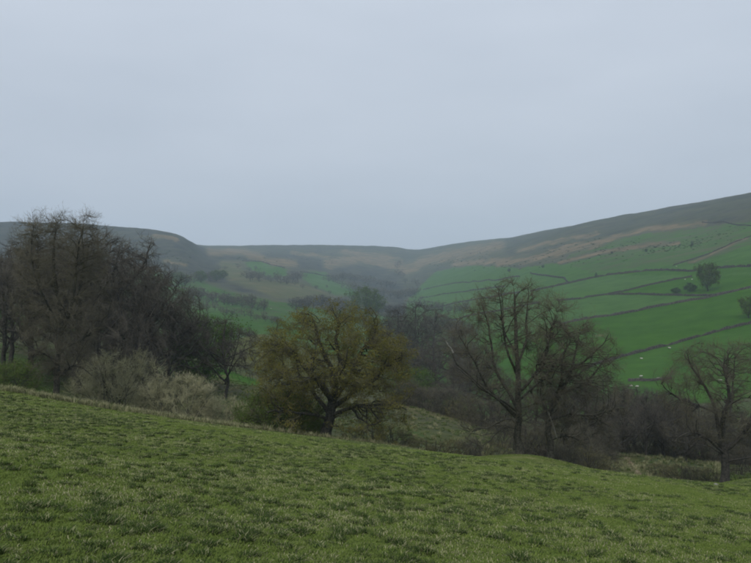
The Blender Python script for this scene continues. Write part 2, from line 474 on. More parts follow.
def ground_material():
    m, n, b = new_mat('ground')
    L = n.links.new
    a1 = node(n, 'ShaderNodeAttribute', attribute_name='cover_a')
    a2 = node(n, 'ShaderNodeAttribute', attribute_name='cover_b')
    s1 = node(n, 'ShaderNodeSeparateColor'); s2 = node(n, 'ShaderNodeSeparateColor')
    L(a1.outputs['Color'], s1.inputs[0]); L(a2.outputs['Color'], s2.inputs[0])
    geo = node(n, 'ShaderNodeNewGeometry')
    def noise(scale, detail=5, rough=0.6, sx=1, sy=1, sz=1):
        mpn = node(n, 'ShaderNodeMapping')
        mpn.inputs['Scale'].default_value = (sx, sy, sz)
        no = node(n, 'ShaderNodeTexNoise')
        no.inputs['Scale'].default_value = scale; no.inputs['Detail'].default_value = detail
        no.inputs['Roughness'].default_value = rough
        L(geo.outputs['Position'], mpn.inputs[0]); L(mpn.outputs[0], no.inputs['Vector'])
        return no.outputs['Fac']
    def ramp(fac, stops):
        r = node(n, 'ShaderNodeValToRGB')
        e = r.color_ramp.elements
        while len(e) < len(stops): e.new(0.5)
        for el, (p, c) in zip(e, stops): el.position = p; el.color = (*c, 1)
        L(fac, r.inputs[0]); return r.outputs[0]
    def mixc(fac, a, c, mode='MIX'):
        mx = node(n, 'ShaderNodeMix', data_type='RGBA', blend_type=mode)
        if isinstance(fac, float): mx.inputs[0].default_value = fac
        else: L(fac, mx.inputs[0])
        L(a, mx.inputs[6]); L(c, mx.inputs[7]); return mx.outputs[2]
    def edge(w, nf, lo=0.25, hi=0.75, amp=1.0):
        """break a soft weight up with noise so patches have ragged edges"""
        ad = node(n, 'ShaderNodeMath', operation='MULTIPLY_ADD')
        ad.inputs[1].default_value = 1.0
        sb = node(n, 'ShaderNodeMath', operation='MULTIPLY_ADD'); sb.inputs[1].default_value = amp; sb.inputs[2].default_value = -0.5 * amp
        L(nf, sb.inputs[0]); L(w, ad.inputs[0]); L(sb.outputs[0], ad.inputs[2])
        mr = node(n, 'ShaderNodeMapRange', interpolation_type='SMOOTHSTEP')
        mr.inputs['From Min'].default_value = lo; mr.inputs['From Max'].default_value = hi
        L(ad.outputs[0], mr.inputs['Value']); return mr.outputs[0]
    n_pst = noise(0.05, 9, 0.72, 1, 1, 2.2); n_str = noise(0.022, 7, 0.68, 1, 1, 3.5); n_mid = noise(0.035, 8, 0.62); n_far = noise(0.006, 8, 0.65); n_fine = noise(0.6, 6, 0.65); n_vf = noise(7.0, 5, 0.7)
    moor = ramp(n_far, [(0.35, (0.046, 0.054, 0.028)), (0.62, (0.084, 0.082, 0.046))])
    heath = ramp(n_mid, [(0.40, (0.024, 0.026, 0.024)), (0.62, (0.060, 0.058, 0.044))])
    brack = ramp(n_mid, [(0.3, (0.082, 0.064, 0.034)), (0.7, (0.195, 0.145, 0.084))])
    pastc = ramp(n_pst, [(0.25, (0.021, 0.064, 0.006)), (0.7, (0.050, 0.116, 0.014))])
    straw = ramp(n_fine, [(0.3, (0.042, 0.056, 0.016)), (0.7, (0.105, 0.104, 0.042))])
    turfc = ramp(n_fine, [(0.28, (0.078, 0.115, 0.025)), (0.5, (0.125, 0.160, 0.040)), (0.75, (0.22, 0.22, 0.092))])
    earthc = ramp(n_vf, [(0.3, (0.12, 0.085, 0.055)), (0.7, (0.26, 0.20, 0.14))])
    tone = node(n, 'ShaderNodeHueSaturation')
    L(pastc, tone.inputs['Color']); L(a2.outputs['Alpha'], tone.inputs['Value'])
    sat = node(n, 'ShaderNodeMath', operation='MULTIPLY_ADD'); sat.inputs[1].default_value = -0.9; sat.inputs[2].default_value = 1.9
    L(a2.outputs['Alpha'], sat.inputs[0]); L(sat.outputs[0], tone.inputs['Saturation'])
    pastc = tone.outputs[0]
    c = mixc(edge(s1.outputs[2], n_str, 0.2, 0.8, 1.8), moor, heath)
    c = mixc(edge(s1.outputs[0], n_mid, 0.3, 0.7, 1.1), c, pastc)
    c = mixc(edge(s1.outputs[1], n_str, 0.3, 0.75, 2.6), c, brack)
    c = mixc(edge(s2.outputs[0], n_fine), c, straw)
    c = mixc(edge(s2.outputs[2], n_fine), c, earthc)
    c = mixc(s2.outputs[1], c, turfc)
    L(c, b.inputs['Base Color'])
    bp = node(n, 'ShaderNodeBump'); bp.inputs['Strength'].default_value = 0.5; bp.inputs['Distance'].default_value = 0.05
    L(n_vf, bp.inputs['Height']); L(bp.outputs[0], b.inputs['Normal'])
    b.inputs['Specular IOR Level'].default_value = 0.05
    return m

gme = mk_mesh('ground', GV, [GQ, GT], [ground_material()])
for nm, ch in (('cover_a', (past, brk, hea)), ('cover_b', (stw, turf, earth))):
    at_ = gme.color_attributes.new(nm, 'FLOAT_COLOR', 'POINT')
    at_.data.foreach_set('color', np.stack([*ch, tone], -1).astype(np.float32).ravel())
tag(obj('ground', gme), 'grassy valley ground from near pasture to the moorland skyline', 'ground', kind='structure')

# ------------------------------------------------------------------ trees
def nrm(v):
    return v / np.maximum(np.linalg.norm(v, axis=-1, keepdims=True), 1e-9)

def tubes(P, R, sides, tip=True):
    """P (N,K,3), R (N,K) -> verts, quads, tris; the last ring closes to a point when tip"""
    N, K = R.shape
    T = np.empty_like(P)
    T[:, 1:-1] = P[:, 2:] - P[:, :-2]
    T[:, 0] = P[:, 1] - P[:, 0]; T[:, -1] = P[:, -1] - P[:, -2]
    T = nrm(T)
    ref = np.where(np.abs(T[:, :1, 2:3]) > 0.8, np.array([1.0, 0, 0]), np.array([0, 0, 1.0]))
    U = nrm(np.cross(T, np.broadcast_to(ref, T.shape))); W = np.cross(T, U)
    a = np.arange(sides) * 2 * math.pi / sides
    Kr = K - 1 if tip else K
    ring = (P[:, :Kr, None, :] + R[:, :Kr, None, None] * (np.cos(a)[None, None, :, None] * U[:, :Kr, None, :] + np.sin(a)[None, None, :, None] * W[:, :Kr, None, :]))
    V = ring.reshape(-1, 3)
    idx = np.arange(N * Kr * sides).reshape(N, Kr, sides)
    nx = np.roll(idx, -1, axis=2)
    q = np.stack([idx[:, :-1], nx[:, :-1], nx[:, 1:], idx[:, 1:]], -1).reshape(-1, 4)
    t = np.zeros((0, 3), int)
    if tip:
        ti = len(V) + np.arange(N)
        V = np.vstack([V, P[:, -1]])
        t = np.stack([idx[:, -1], nx[:, -1], np.broadcast_to(ti[:, None], (N, sides))], -1).reshape(-1, 3)
    return V, q, t

def join(parts):
    Vs, Qs, Ts, o = [], [], [], 0
    for V, q, t in parts:
        Vs.append(V); Qs.append(q + o); Ts.append(t + o); o += len(V)
    return np.vstack(Vs), np.vstack(Qs), np.vstack(Ts)

class Env:
    """crown outline: union of ellipsoids (cx,cy,cz,rx,ry,rz)"""
    def __init__(s, ell): s.e = ell
    def inside(s, p):
        r = np.zeros(len(p), bool)
        for cx, cy, cz, rx, ry, rz in s.e:
            q = ((p[:, 0] - cx) / rx) ** 2 + ((p[:, 1] - cy) / ry) ** 2 + ((p[:, 2] - cz) / rz) ** 2
            r |= q < 1
        return r & (p[:, 2] > 0.15)

def children(rng, P, R, n, tmin, ang, Lc, K, wander, trop, env, rr, rtip, fade=0.4, droop=0.0, minlen=0.15):
    N, Kp = R.shape
    seg = np.linalg.norm(np.diff(P, axis=1), axis=2)
    plen = seg.sum(1)
    par = rng.choice(N, n, p=plen / plen.sum())
    t = tmin + (1 - tmin) * rng.random(n) ** 0.8
    f = t * (Kp - 1); i = np.minimum(f.astype(int), Kp - 2); f = (f - i)[:, None]
    base = P[par, i] * (1 - f) + P[par, i + 1] * f
    pr = R[par, i] * (1 - f[:, 0]) + R[par, i + 1] * f[:, 0]
    tan = nrm(P[par, i + 1] - P[par, i])
    perp = nrm(np.cross(tan, nrm(rng.normal(size=(n, 3)))))
    perp[:, 2] += trop * 0.6; perp = nrm(perp - tan * (perp * tan).sum(1, keepdims=True))
    th = np.radians(ang[0] + (ang[1] - ang[0]) * rng.random(n))[:, None]
    dr = nrm(np.cos(th) * tan + np.sin(th) * perp)
    L = (Lc[0] + (Lc[1] - Lc[0]) * rng.random(n)) * (1 - fade * t)
    if env is not None:
        ok = env.inside(base)
        base, pr, dr, L = base[ok], pr[ok], dr[ok], L[ok]
        for _ in range(5):
            o = ~env.inside(base + dr * L[:, None])
            L[o] *= 0.72
    ok = L > minlen
    base, pr, dr, L = base[ok], pr[ok], dr[ok], L[ok]
    n = len(L)
    Q = np.empty((n, K, 3)); Q[:, 0] = base
    st = (L / (K - 1))[:, None]
    for k in range(1, K):
        dr = nrm(dr + wander * rng.normal(size=(n, 3)) + np.array([0, 0, trop - droop * k / K]))
        Q[:, k] = Q[:, k - 1] + dr * st
    r0 = np.minimum(pr * 0.75, rr * (0.7 + 0.6 * rng.random(n)))
    r0 = np.maximum(r0, rtip)
    tt = np.linspace(0, 1, K)[None]
    Rr = r0[:, None] * (1 - tt) + rtip * tt
    return Q, Rr

def sample_env(rng, env, n, shell=0.0):
    """points spread evenly through the crown volume (pushed outward when shell > 0)"""
    e = np.array(env.e); vol = e[:, 3] * e[:, 4] * e[:, 5]
    k_ = rng.choice(len(e), n, p=vol / vol.sum())
    u = nrm(rng.normal(size=(n, 3))) * (rng.random((n, 1)) ** (1 / (3 + 6 * shell)))
    p = e[k_, :3] + u * e[k_, 3:]
    p[:, 2] = np.maximum(p[:, 2], 0.25)
    return p

def reach(rng, P, R, targets, K, wander, rscale, rtip, maxlen, bend=0.35, sag=0.0, tmin=0.15):
    """grow one branch from the best-placed point of the parents to every target"""
    N, Kp, _ = P.shape
    k0 = max(1, int(tmin * Kp))
    T = np.empty_like(P); T[:, :-1] = P[:, 1:] - P[:, :-1]; T[:, -1] = T[:, -2]; T = nrm(T)
    PP = P[:, k0:].reshape(-1, 3).astype(np.float32); TT_ = T[:, k0:].reshape(-1, 3).astype(np.float32); RR_ = R[:, k0:].reshape(-1)
    best = np.empty(len(targets), int)
    for a in range(0, len(targets), 400):
        tg = targets[a:a + 400].astype(np.float32)
        v = tg[:, None] - PP[None]
        d = np.linalg.norm(v, axis=2) + 1e-6
        cs = (v * TT_[None]).sum(2) / d
        best[a:a + 400] = np.argmin(d * (1.55 - 0.75 * cs) * (1 + 0.12 * rng.random(d.shape)), axis=1)
    b = PP[best].astype(float); tn = TT_[best].astype(float); pr = RR_[best]
    v = targets - b; L = np.linalg.norm(v, axis=1)
    f = np.minimum(1, maxlen / np.maximum(L, 1e-6)); v = v * f[:, None]; L = L * f
    ok = L > 0.12
    b, tn, pr, v, L = b[ok], tn[ok], pr[ok], v[ok], L[ok]
    n = len(L); t = np.linspace(0, 1, K)[None, :, None]
    c1 = b + tn * (L * bend)[:, None] + rng.normal(size=(n, 3)) * (L * wander)[:, None]
    c1[:, 2] -= sag * L
    e = b + v
    Q = (1 - t) ** 2 * b[:, None] + 2 * t * (1 - t) * c1[:, None] + t ** 2 * e[:, None]
    j = np.cumsum(rng.normal(size=(n, K, 3)), 1) * (L * wander * 0.22)[:, None, None]; j -= j[:, :1]
    Q = Q + j
    r0 = np.maximum(np.minimum(pr * 0.8, rscale * (0.35 + L)), rtip)
    tt = t[..., 0]
    return Q, r0[:, None] * (1 - tt) + rtip * tt

def curve(pts, K):
    """Catmull-Rom through control points, resampled to K points"""
    p = np.array(pts, float)
    p = np.vstack([2 * p[0] - p[1], p, 2 * p[-1] - p[-2]])
    n = len(p) - 3
    t = np.linspace(0, n - 1e-6, K); i = t.astype(int); f = (t - i)[:, None]
    a, b, c, d = p[i], p[i + 1], p[i + 2], p[i + 3]
    return 0.5 * (2 * b + (c - a) * f + (2 * a - 5 * b + 4 * c - d) * f ** 2 + (3 * b - a - 3 * c + d) * f ** 3)

def leaves(rng, P, n, size, spread, env=None):
    """n small folded leaf / bud clusters spread round the points of P"""
    pts = P.reshape(-1, 3)
    c = pts[rng.integers(0, len(pts), n)] + rng.normal(size=(n, 3)) * spread
    u = nrm(rng.normal(size=(n, 3))); v = nrm(np.cross(u, rng.normal(size=(n, 3))))
    s = (size * (0.6 + 0.8 * rng.random(n)))[:, None]
    w = np.cross(u, v)
    V = np.stack([c - u * s, c + v * s * 0.55 + w * s * 0.25, c + u * s, c - v * s * 0.55 + w * s * 0.25], 1).reshape(-1, 3)
    k = np.arange(n)[:, None] * 4
    t = np.concatenate([k + np.array([0, 1, 2]), k + np.array([0, 2, 3])])
    return V, np.zeros((0, 4), int), t

def bare_tree(name, seed, limbs, env, n1, n2, n3, n4, L1, L2, L3, L4, trop=0.06, rt=0.008, r1=0.06, ang=(30, 65), wander=0.12,
              bark='bark', twig='twig', leaf=None, leaf_n=0, leaf_s=0.05, leaf_sp=0.12, droop=0.0, t0=0.25, thick=1.0, trunk_n=1, leaf_fill=0.0, clump=0):
    """limbs: list of (points, r0, r1, spawns?).  Returns meshes {'trunk','crown','foliage'}"""
    rng = np.random.default_rng(seed)
    K0 = 14
    LP, LR = [], []
    for pts, ra, rb, *_ in limbs:
        c = curve(pts, K0)
        ln_ = np.linalg.norm(np.diff(c, axis=0), axis=1).sum()
        j = np.cumsum(rng.normal(size=(K0, 3)), 0) * ln_ * 0.006
        j -= j[0]
        LP.append(c + j)
        tt = np.linspace(0, 1, K0)
        LR.append((ra * (1 - tt) ** 0.8 + rb * (1 - (1 - tt) ** 0.8)) * thick)
    LP, LR = np.array(LP), np.array(LR)
    flare = np.ones(LR.shape); zb = LP[:, :, 2]
    LRf = LR * (1 + 0.35 * np.exp(-np.maximum(zb, 0) / 0.35) * (np.arange(len(LR)) < trunk_n)[:, None])
    trunk = [tubes(LP, LRf, 9)]
    b1 = reach(rng, LP, LR, sample_env(rng, env, n1, 0.7), 8, wander, r1 / 3.2, rt * 2.0, L1[1] * 1.5, sag=droop + trop * 1.6, tmin=t0)
    trunk.append(tubes(*b1, 6))
    allP = np.concatenate([LP[:, ::2][:, :7], b1[0][:, :7]]); allR = np.concatenate([LR[:, ::2][:, :7], b1[1][:, :7]])
    b2 = reach(rng, allP, allR, sample_env(rng, env, n2, 0.35), 6, wander * 1.1, r1 / 4.5, rt * 1.4, L2[1] * 1.6, sag=trop * 1.2, tmin=0.25)
    b3 = children(rng, np.concatenate([b2[0], b1[0][:, 2:]]), np.concatenate([b2[1], b1[1][:, 2:]]), n3, 0.12, ang, L3, 3, wander * 1.2, trop, None, r1 * 0.20, rt * 1.05, fade=0.25)
    b4 = children(rng, b3[0], b3[1], n4, 0.1, ang, L4, 2, wander, trop, None, rt * 1.25, rt * 0.6, minlen=0.08, fade=0.15)
    tips = b4[0]
    crown = [tubes(*b2, 4), tubes(*b3, 3), tubes(*b4, 3)]
    out = {}
    V, q, t = join(trunk); out['trunk'] = mk_mesh(name + '_trunk', V, [q, t], [M[bark]])
    V, q, t = join(crown); out['crown'] = mk_mesh(name + '_crown', V, [q, t], [M[twig]])
    if leaf:
        src = np.concatenate([tips.reshape(-1, 3), b3[0][:, -1]])
        if leaf_fill > 0:
            m_ = max(8, int(leaf_n / 45)); cl = sample_env(rng, env, m_, 0.8)
            src = np.concatenate([src, np.repeat(cl, max(1, int(len(src) * leaf_fill / m_)), 0) + rng.normal(size=(m_ * max(1, int(len(src) * leaf_fill / m_)), 3)) * leaf_sp * 2.2])
        if clump > 0:     # leaves gather in sprays on some twig ends and leave others bare
            cc = src[rng.integers(0, len(src), clump)]
            src = np.concatenate([np.repeat(cc, 12, 0) + rng.normal(size=(clump * 12, 3)) * np.array([0.24, 0.24, 0.09]), src[: clump * 2]])
        V, q, t = leaves(rng, src, leaf_n, leaf_s, leaf_sp)
        out['foliage'] = mk_mesh(name + '_foliage', V, [t], [M[leaf]], smooth=False)
    return out

def place(name, meshes, loc, label, cat='tree', group=None, rz=0.0, s=1.0, sink=0.05):
    r = empty(name, (loc[0], loc[1], loc[2] - sink), rz, s)
    for part, me in meshes.items():
        o = obj(part, me, r)
        if part in ('crown', 'foliage', 'twigs'): o['kind'] = 'stuff'
    tag(r, label, cat, group)
    return r

def pxlimbs(bx, by, d, specs):
    """limbs drawn as (column, row, depth offset in metres) about the tree's base"""
    k = d / F
    return [([((p[0] - bx) * k, p[2] if len(p) > 2 else 0.0, (by - p[1]) * k) for p in pts], a, b) for pts, a, b in specs]

def pxenv(bx, by, d, ell):
    """ellipses (column, row, half width, half height, depth radius m, depth offset m)"""
    k = d / F
    return Env([((e[0] - bx) * k, e[5] if len(e) > 5 else 0.0, (by - e[1]) * k, e[2] * k, e[4], e[3] * k) for e in ell])

def base_at(px, d):
    x, y, z = at(px, d)
    return (x, y, z), HY - F * z / d

# --- tall dense tree at the left end of the field edge
loc, by = base_at(57, 66)
lm = pxlimbs(57, by, 66, [
    ([(57, by + 3), (57, by - 25), (60, by - 55), (61, by - 90), (60, by - 130), (58, by - 165), (60, by - 186)], 0.30, 0.04),
    ([(59, by - 50), (50, by - 72, 1), (38, by - 100, 1), (30, by - 135, 1.5), (28, by - 165, 1.5)], 0.14, 0.03),
    ([(60, by - 62), (72, by - 88, -1), (80, by - 120, -1), (86, by - 155, -1.5), (90, by - 178, -1.5)], 0.15, 0.03),
    ([(60, by - 80), (52, by - 110, -2), (45, by - 145, -2.5), (44, by - 180, -2)], 0.11, 0.03),
    ([(61, by - 85), (70, by - 118, 2), (72, by - 150, 2.5), (74, by - 184, 2)], 0.11, 0.03),
    ([(58, by - 33), (68, by - 34, -0.5), (76, by - 40, -0.8), (88, by - 38, -1), (97, by - 30, -1)], 0.09, 0.02),
    ([(58, by - 42), (44, by - 55, -1), (30, by - 64, -1.5), (20, by - 85, -1.5)], 0.10, 0.02),
    ([(60, by - 55), (78, by - 66, 1), (95, by - 85, 1.5), (104, by - 110, 1.5)], 0.10, 0.02)])
env = pxenv(57, by, 66, [(60, 300, 46, 86, 4.2), (60, 250, 47, 44, 4.0), (34, 242, 22, 32, 3.0), (88, 242, 22, 32, 3.0), (60, 335, 36, 36, 3.5), (85, 362, 22, 14, 1.6, -0.8)])
t_left = bare_tree('tall_tree', 11, lm, env, 170, 1700, 9500, 25000, (2.0, 4.2), (0.8, 2.0), (0.5, 1.2), (0.25, 0.6), trop=0.10, rt=0.0075, twig='twig')
place('tall_bare_tree', t_left, loc, 'tall slender bare tree rooted at the left end of the field edge')

# --- spreading oak coming into yellow leaf
loc, by = base_at(325, 66)
B = by - 438
def o_(*pts): return [(p[0], p[1] + B, *p[2:]) for p in pts]
lm = pxlimbs(325, by, 66, [
    (o_((325, 442), (326, 428), (330, 415), (333, 402), (334, 388)), 0.55, 0.34),
    (o_((331, 412), (318, 396, .5), (308, 384, .8), (292, 377, 1), (276, 370, 1.2)), 0.22, 0.04),
    (o_((333, 402), (322, 378, -.5), (307, 362, -1), (296, 345, -1.2), (284, 338, -1.5)), 0.26, 0.04),
    (o_((334, 392), (330, 365, .5), (318, 345, .5), (312, 325, .3), (308, 312, 0)), 0.25, 0.04),
    (o_((334, 390), (340, 362, -.4), (336, 340, -.6), (340, 322, -.8), (336, 310, -1)), 0.24, 0.04),
    (o_((334, 396), (352, 370, .8), (360, 350, 1.4), (374, 332, 1.8), (378, 318, 2)), 0.25, 0.04),
    (o_((333, 404), (356, 384, -.6), (374, 372, -1.2), (388, 355, -1.6), (400, 348, -2)), 0.22, 0.04),
    (o_((331, 412), (352, 402, -1), (372, 398, -1.6), (392, 396, -2), (404, 402, -2)), 0.18, 0.03),
    (o_((330, 416), (312, 408, -1.2), (298, 405, -2), (282, 402, -2.6), (270, 404, -3)), 0.15, 0.03),
    (o_((334, 396), (338, 376, -2), (348, 358, -3.6), (352, 342, -4.6)), 0.20, 0.04),
    (o_((333, 398), (322, 380, -2), (316, 366, -4), (318, 350, -5)), 0.20, 0.04),
    (o_((334, 396), (330, 376, 2.2), (340, 356, 4), (338, 340, 5)), 0.20, 0.04)])
env = pxenv(325, by, 66, [(332, 350 + B, 76, 45, 6.4), (296, 368 + B, 44, 34, 5.5), (372, 370 + B, 42, 44, 5.5), (335, 318 + B, 50, 19, 4.5), (284, 398 + B, 26, 14, 3.5), (388, 414 + B, 26, 18, 3.0), (300, 414 + B, 26, 11, 3.0, -2), (360, 420 + B, 26, 12, 3.0, -2), (276, 350 + B, 22, 26, 3.5), (396, 352 + B, 18, 26, 3.5)])
t_oak = bare_tree('oak', 23, lm, env, 260, 1700, 7000, 14000, (1.4, 3.4), (0.7, 1.6), (0.4, 0.9), (0.2, 0.45), trop=0.02, rt=0.008, r1=0.075, ang=(35, 80), wander=0.24,
                  bark='bark', twig='twig_olive', leaf='oak_leaf', leaf_n=56000, leaf_s=0.060, leaf_sp=0.08, clump=2600)
place('oak_tree', t_oak, loc, 'broad spreading oak flushed with yellow-brown young leaves at the middle of the field edge')

# --- pair of bare trees on the grassy knoll
loc, by = base_at(520, 67)
B = by - 453
lm = pxlimbs(520, by, 67, [
    (o_((520, 456), (519, 438), (518, 415), (517, 390), (516, 362), (514, 335), (514, 310), (512, 284)), 0.46, 0.05),
    (o_((518, 408), (505, 388, .5), (496, 368, .8), (491, 346, 1), (490, 322, 1.2), (484, 298, 1.4)), 0.20, 0.03),
    (o_((518, 418), (500, 400, -.8), (484, 382, -1), (474, 362, -1.4), (464, 345, -1.8), (455, 325, -2)), 0.17, 0.03),
    (o_((517, 392), (532, 372, -.6), (542, 352, -1), (546, 330, -1), (552, 308, -1.2)), 0.18, 0.03),
    (o_((516, 372), (505, 352, -1), (502, 330, -1.6), (500, 305, -2), (498, 288, -2)), 0.15, 0.03),
    (o_((516, 366), (528, 345, 1), (530, 322, 1.6), (534, 300, 2), (534, 286, 2)), 0.15, 0.03),
    (o_((517, 400), (536, 388, 1.4), (556, 370, 2), (570, 352, 2.4), (582, 340, 2.8)), 0.14, 0.03),
    (o_((518, 424), (508, 415, -.6), (497, 418, -1), (486, 424, -1.2), (476, 424, -1.4), (466, 432, -1.6)), 0.11, 0.02),
    (o_((518, 428), (508, 426, .6), (498, 433, .9), (492, 441, 1), (486, 444, 1)), 0.08, 0.02),
    (o_((517, 410), (498, 396, -2), (478, 384, -2.6), (465, 370, -3), (455, 362, -3.2)), 0.12, 0.03),
    (o_((516, 350), (508, 330, 1.4), (508, 308, 2), (506, 290, 2.2)), 0.11, 0.03)])
env = pxenv(520, by, 67, [(516, 345 + B, 56, 68, 5.5), (472, 345 + B, 34, 50, 4.0), (558, 340 + B, 46, 46, 4.5), (515, 308 + B, 54, 34, 4.5), (488, 415 + B, 38, 32, 3.0), (535, 400 + B, 36, 40, 3.5)])
t_knoll = bare_tree('knoll_tree', 37, lm, env, 250, 1700, 7500, 24000, (1.6, 3.6), (0.8, 1.8), (0.5, 1.1), (0.25, 0.55), trop=0.10, rt=0.0072, r1=0.05, wander=0.15, thick=0.82, bark='bark', twig='twig',
                    leaf='oak_leaf', leaf_n=3500, leaf_s=0.04, leaf_sp=0.03)
kt = place('bare_tree', t_knoll, loc, 'tall bare tree with a straight dark trunk on the grassy knoll')
# a snapped, barkless limb on its left side
rng = np.random.default_rng(5)
def wood_part(name, pts, ra, rb, parent, mat='bare_wood', K=10, label=None):
    c = curve(pts, K)
    c += rng.normal(size=c.shape) * 0.02
    R_ = np.linspace(ra, rb, K)[None] * (1 + 0.15 * rng.normal(size=(1, K)))
    V, q, t = tubes(c[None], np.abs(R_), 7)
    o = obj(name, mk_mesh(name, V, [q, t], [M[mat]]), parent)
    if label: o['label'] = label
    return o
k = 67 / F
def loc_pt(px, py, yo=0): return ((px - 520) * k, yo, (by - py - B) * k)
bl = wood_part('broken_limb', [loc_pt(517, 414), loc_pt(498, 398, -2), loc_pt(478, 382, -2.8), loc_pt(461, 366, -3.0), loc_pt(452, 358, -3.3), loc_pt(447, 344, -3.5)], 0.10, 0.05, kt, 'bark', 14, 'snapped limb reaching out to the left')
wood_part('splintered_tip', [loc_pt(448.5, 349, -3.45), loc_pt(447, 344, -3.5), loc_pt(444, 341, -3.5), loc_pt(442, 336, -3.5)], 0.085, 0.03, bl, 'bare_wood', 6, 'pale splintered end of the snapped limb')

loc, by = base_at(550, 67.5)
B = by - 458
lm = pxlimbs(550, by, 67.5, [
    (o_((550, 461), (550, 446), (548, 430), (547, 414), (552, 402), (560, 388), (568, 370), (574, 350), (580, 330)), 0.38, 0.04),
    (o_((553, 400), (558, 380, -1), (558, 358, -1.4), (564, 338, -1.8)), 0.16, 0.03),
    (o_((556, 395), (576, 388, .8), (594, 378, 1.2), (608, 362, 1.4), (618, 350, 1.6)), 0.16, 0.03),
    (o_((549, 420), (566, 412, -1), (584, 412, -1.6), (602, 406, -2), (618, 404, -2.2)), 0.12, 0.02),
    (o_((566, 372), (584, 358, -1), (596, 345, -1.4), (602, 332, -1.6)), 0.12, 0.03),
    (o_((548, 416), (542, 398, 1), (544, 380, 1.6), (540, 362, 2)), 0.11, 0.03),
    (o_((562, 384), (580, 376, 2), (598, 362, 3), (606, 345, 3.4)), 0.12, 0.03),
    (o_((550, 440), (566, 436, .8), (580, 440, 1.2), (592, 450, 1.5)), 0.07, 0.02)])
env = pxenv(550, by, 67.5, [(580, 360 + B, 42, 38, 4.5), (590, 395 + B, 42, 38, 4.2), (560, 390 + B, 30, 40, 3.5), (585, 430 + B, 34, 22, 3.0), (560, 345 + B, 30, 28, 3.5)])
t_k2 = bare_tree('knoll_tree_b', 41, lm, env, 200, 1300, 6000, 16000, (1.4, 3.2), (0.8, 1.7), (0.5, 1.0), (0.25, 0.5), trop=0.07, rt=0.0075, r1=0.048, wander=0.18, thick=0.85, bark='bark', twig='twig')
k2 = place('bare_tree', t_k2, loc, 'crooked bare tree with a split pale trunk on the right of the grassy knoll')
k = 67.5 / F
def loc_pt2(px, py, yo=0): return ((px - 550) * k, yo, (by - py - B) * k)
wood_part('split_wood', [loc_pt2(547, 409, -.36), loc_pt2(550, 418, -.46), loc_pt2(553, 428, -.5), loc_pt2(557, 440, -.55)], 0.07, 0.06, k2, 'bare_wood', 8, 'pale torn strip of barkless wood on the trunk')
wood_part('split_wood', [loc_pt2(545, 425, -.40), loc_pt2(544, 438, -.5), loc_pt2(545, 450, -.5)], 0.07, 0.05, k2, 'bark', 8)

# --- forked tree at the right edge
loc, by = base_at(725, 73)
B = by - 476
lm = pxlimbs(725, by, 73, [
    (o_((725, 479), (725, 462), (724, 445), (722, 430)), 0.50, 0.36),
    (o_((724, 446), (718, 420), (712, 398), (700, 380), (690, 362), (684, 348)), 0.26, 0.04),
    (o_((723, 438), (728, 412, .6), (733, 388, .8), (732, 364, 1), (736, 342, 1)), 0.28, 0.04),
    (o_((723, 434), (716, 408, -1), (722, 384, -1.4), (716, 362, -1.8), (720, 345, -2)), 0.20, 0.03),
    (o_((724, 444), (742, 424, -.6), (752, 400, -1), (758, 372, -1.4), (764, 348, -1.6)), 0.26, 0.04),
    (o_((725, 448), (706, 432, -1), (690, 424, -1.6), (674, 426, -2), (664, 434, -2.2)), 0.16, 0.02),
    (o_((724, 440), (748, 432, 1), (768, 420, 1.6), (786, 404, 2)), 0.20, 0.03),
    (o_((714, 405), (700, 398, 1.2), (686, 392, 2), (672, 380, 2.4)), 0.13, 0.02),
    (o_((725, 455), (745, 448, -1), (765, 450, -1.4), (782, 444, -1.8)), 0.13, 0.02),
    (o_((729, 410), (742, 390, 2), (748, 366, 3), (750, 346, 3.2)), 0.14, 0.03)])
env = pxenv(725, by, 73, [(725, 386 + B, 62, 54, 6.0), (688, 382 + B, 32, 38, 4.0), (766, 388 + B, 46, 50, 5.0), (728, 352 + B, 50, 22, 4.5), (686, 428 + B, 30, 16, 3.0), (765, 440 + B, 30, 18, 3.0)])
t_right = bare_tree('right_tree', 53, lm, env, 250, 1600, 7000, 21000, (1.6, 3.4), (0.8, 1.8), (0.5, 1.1), (0.25, 0.55), trop=0.08, rt=0.0075, r1=0.05, wander=0.17, thick=0.85, bark='bark_dark', twig='twig',
                    leaf='oak_leaf', leaf_n=4500, leaf_s=0.04, leaf_sp=0.04)
place('forked_tree', t_right, loc, 'stout forked bare tree at the right edge of the view, beyond the field')

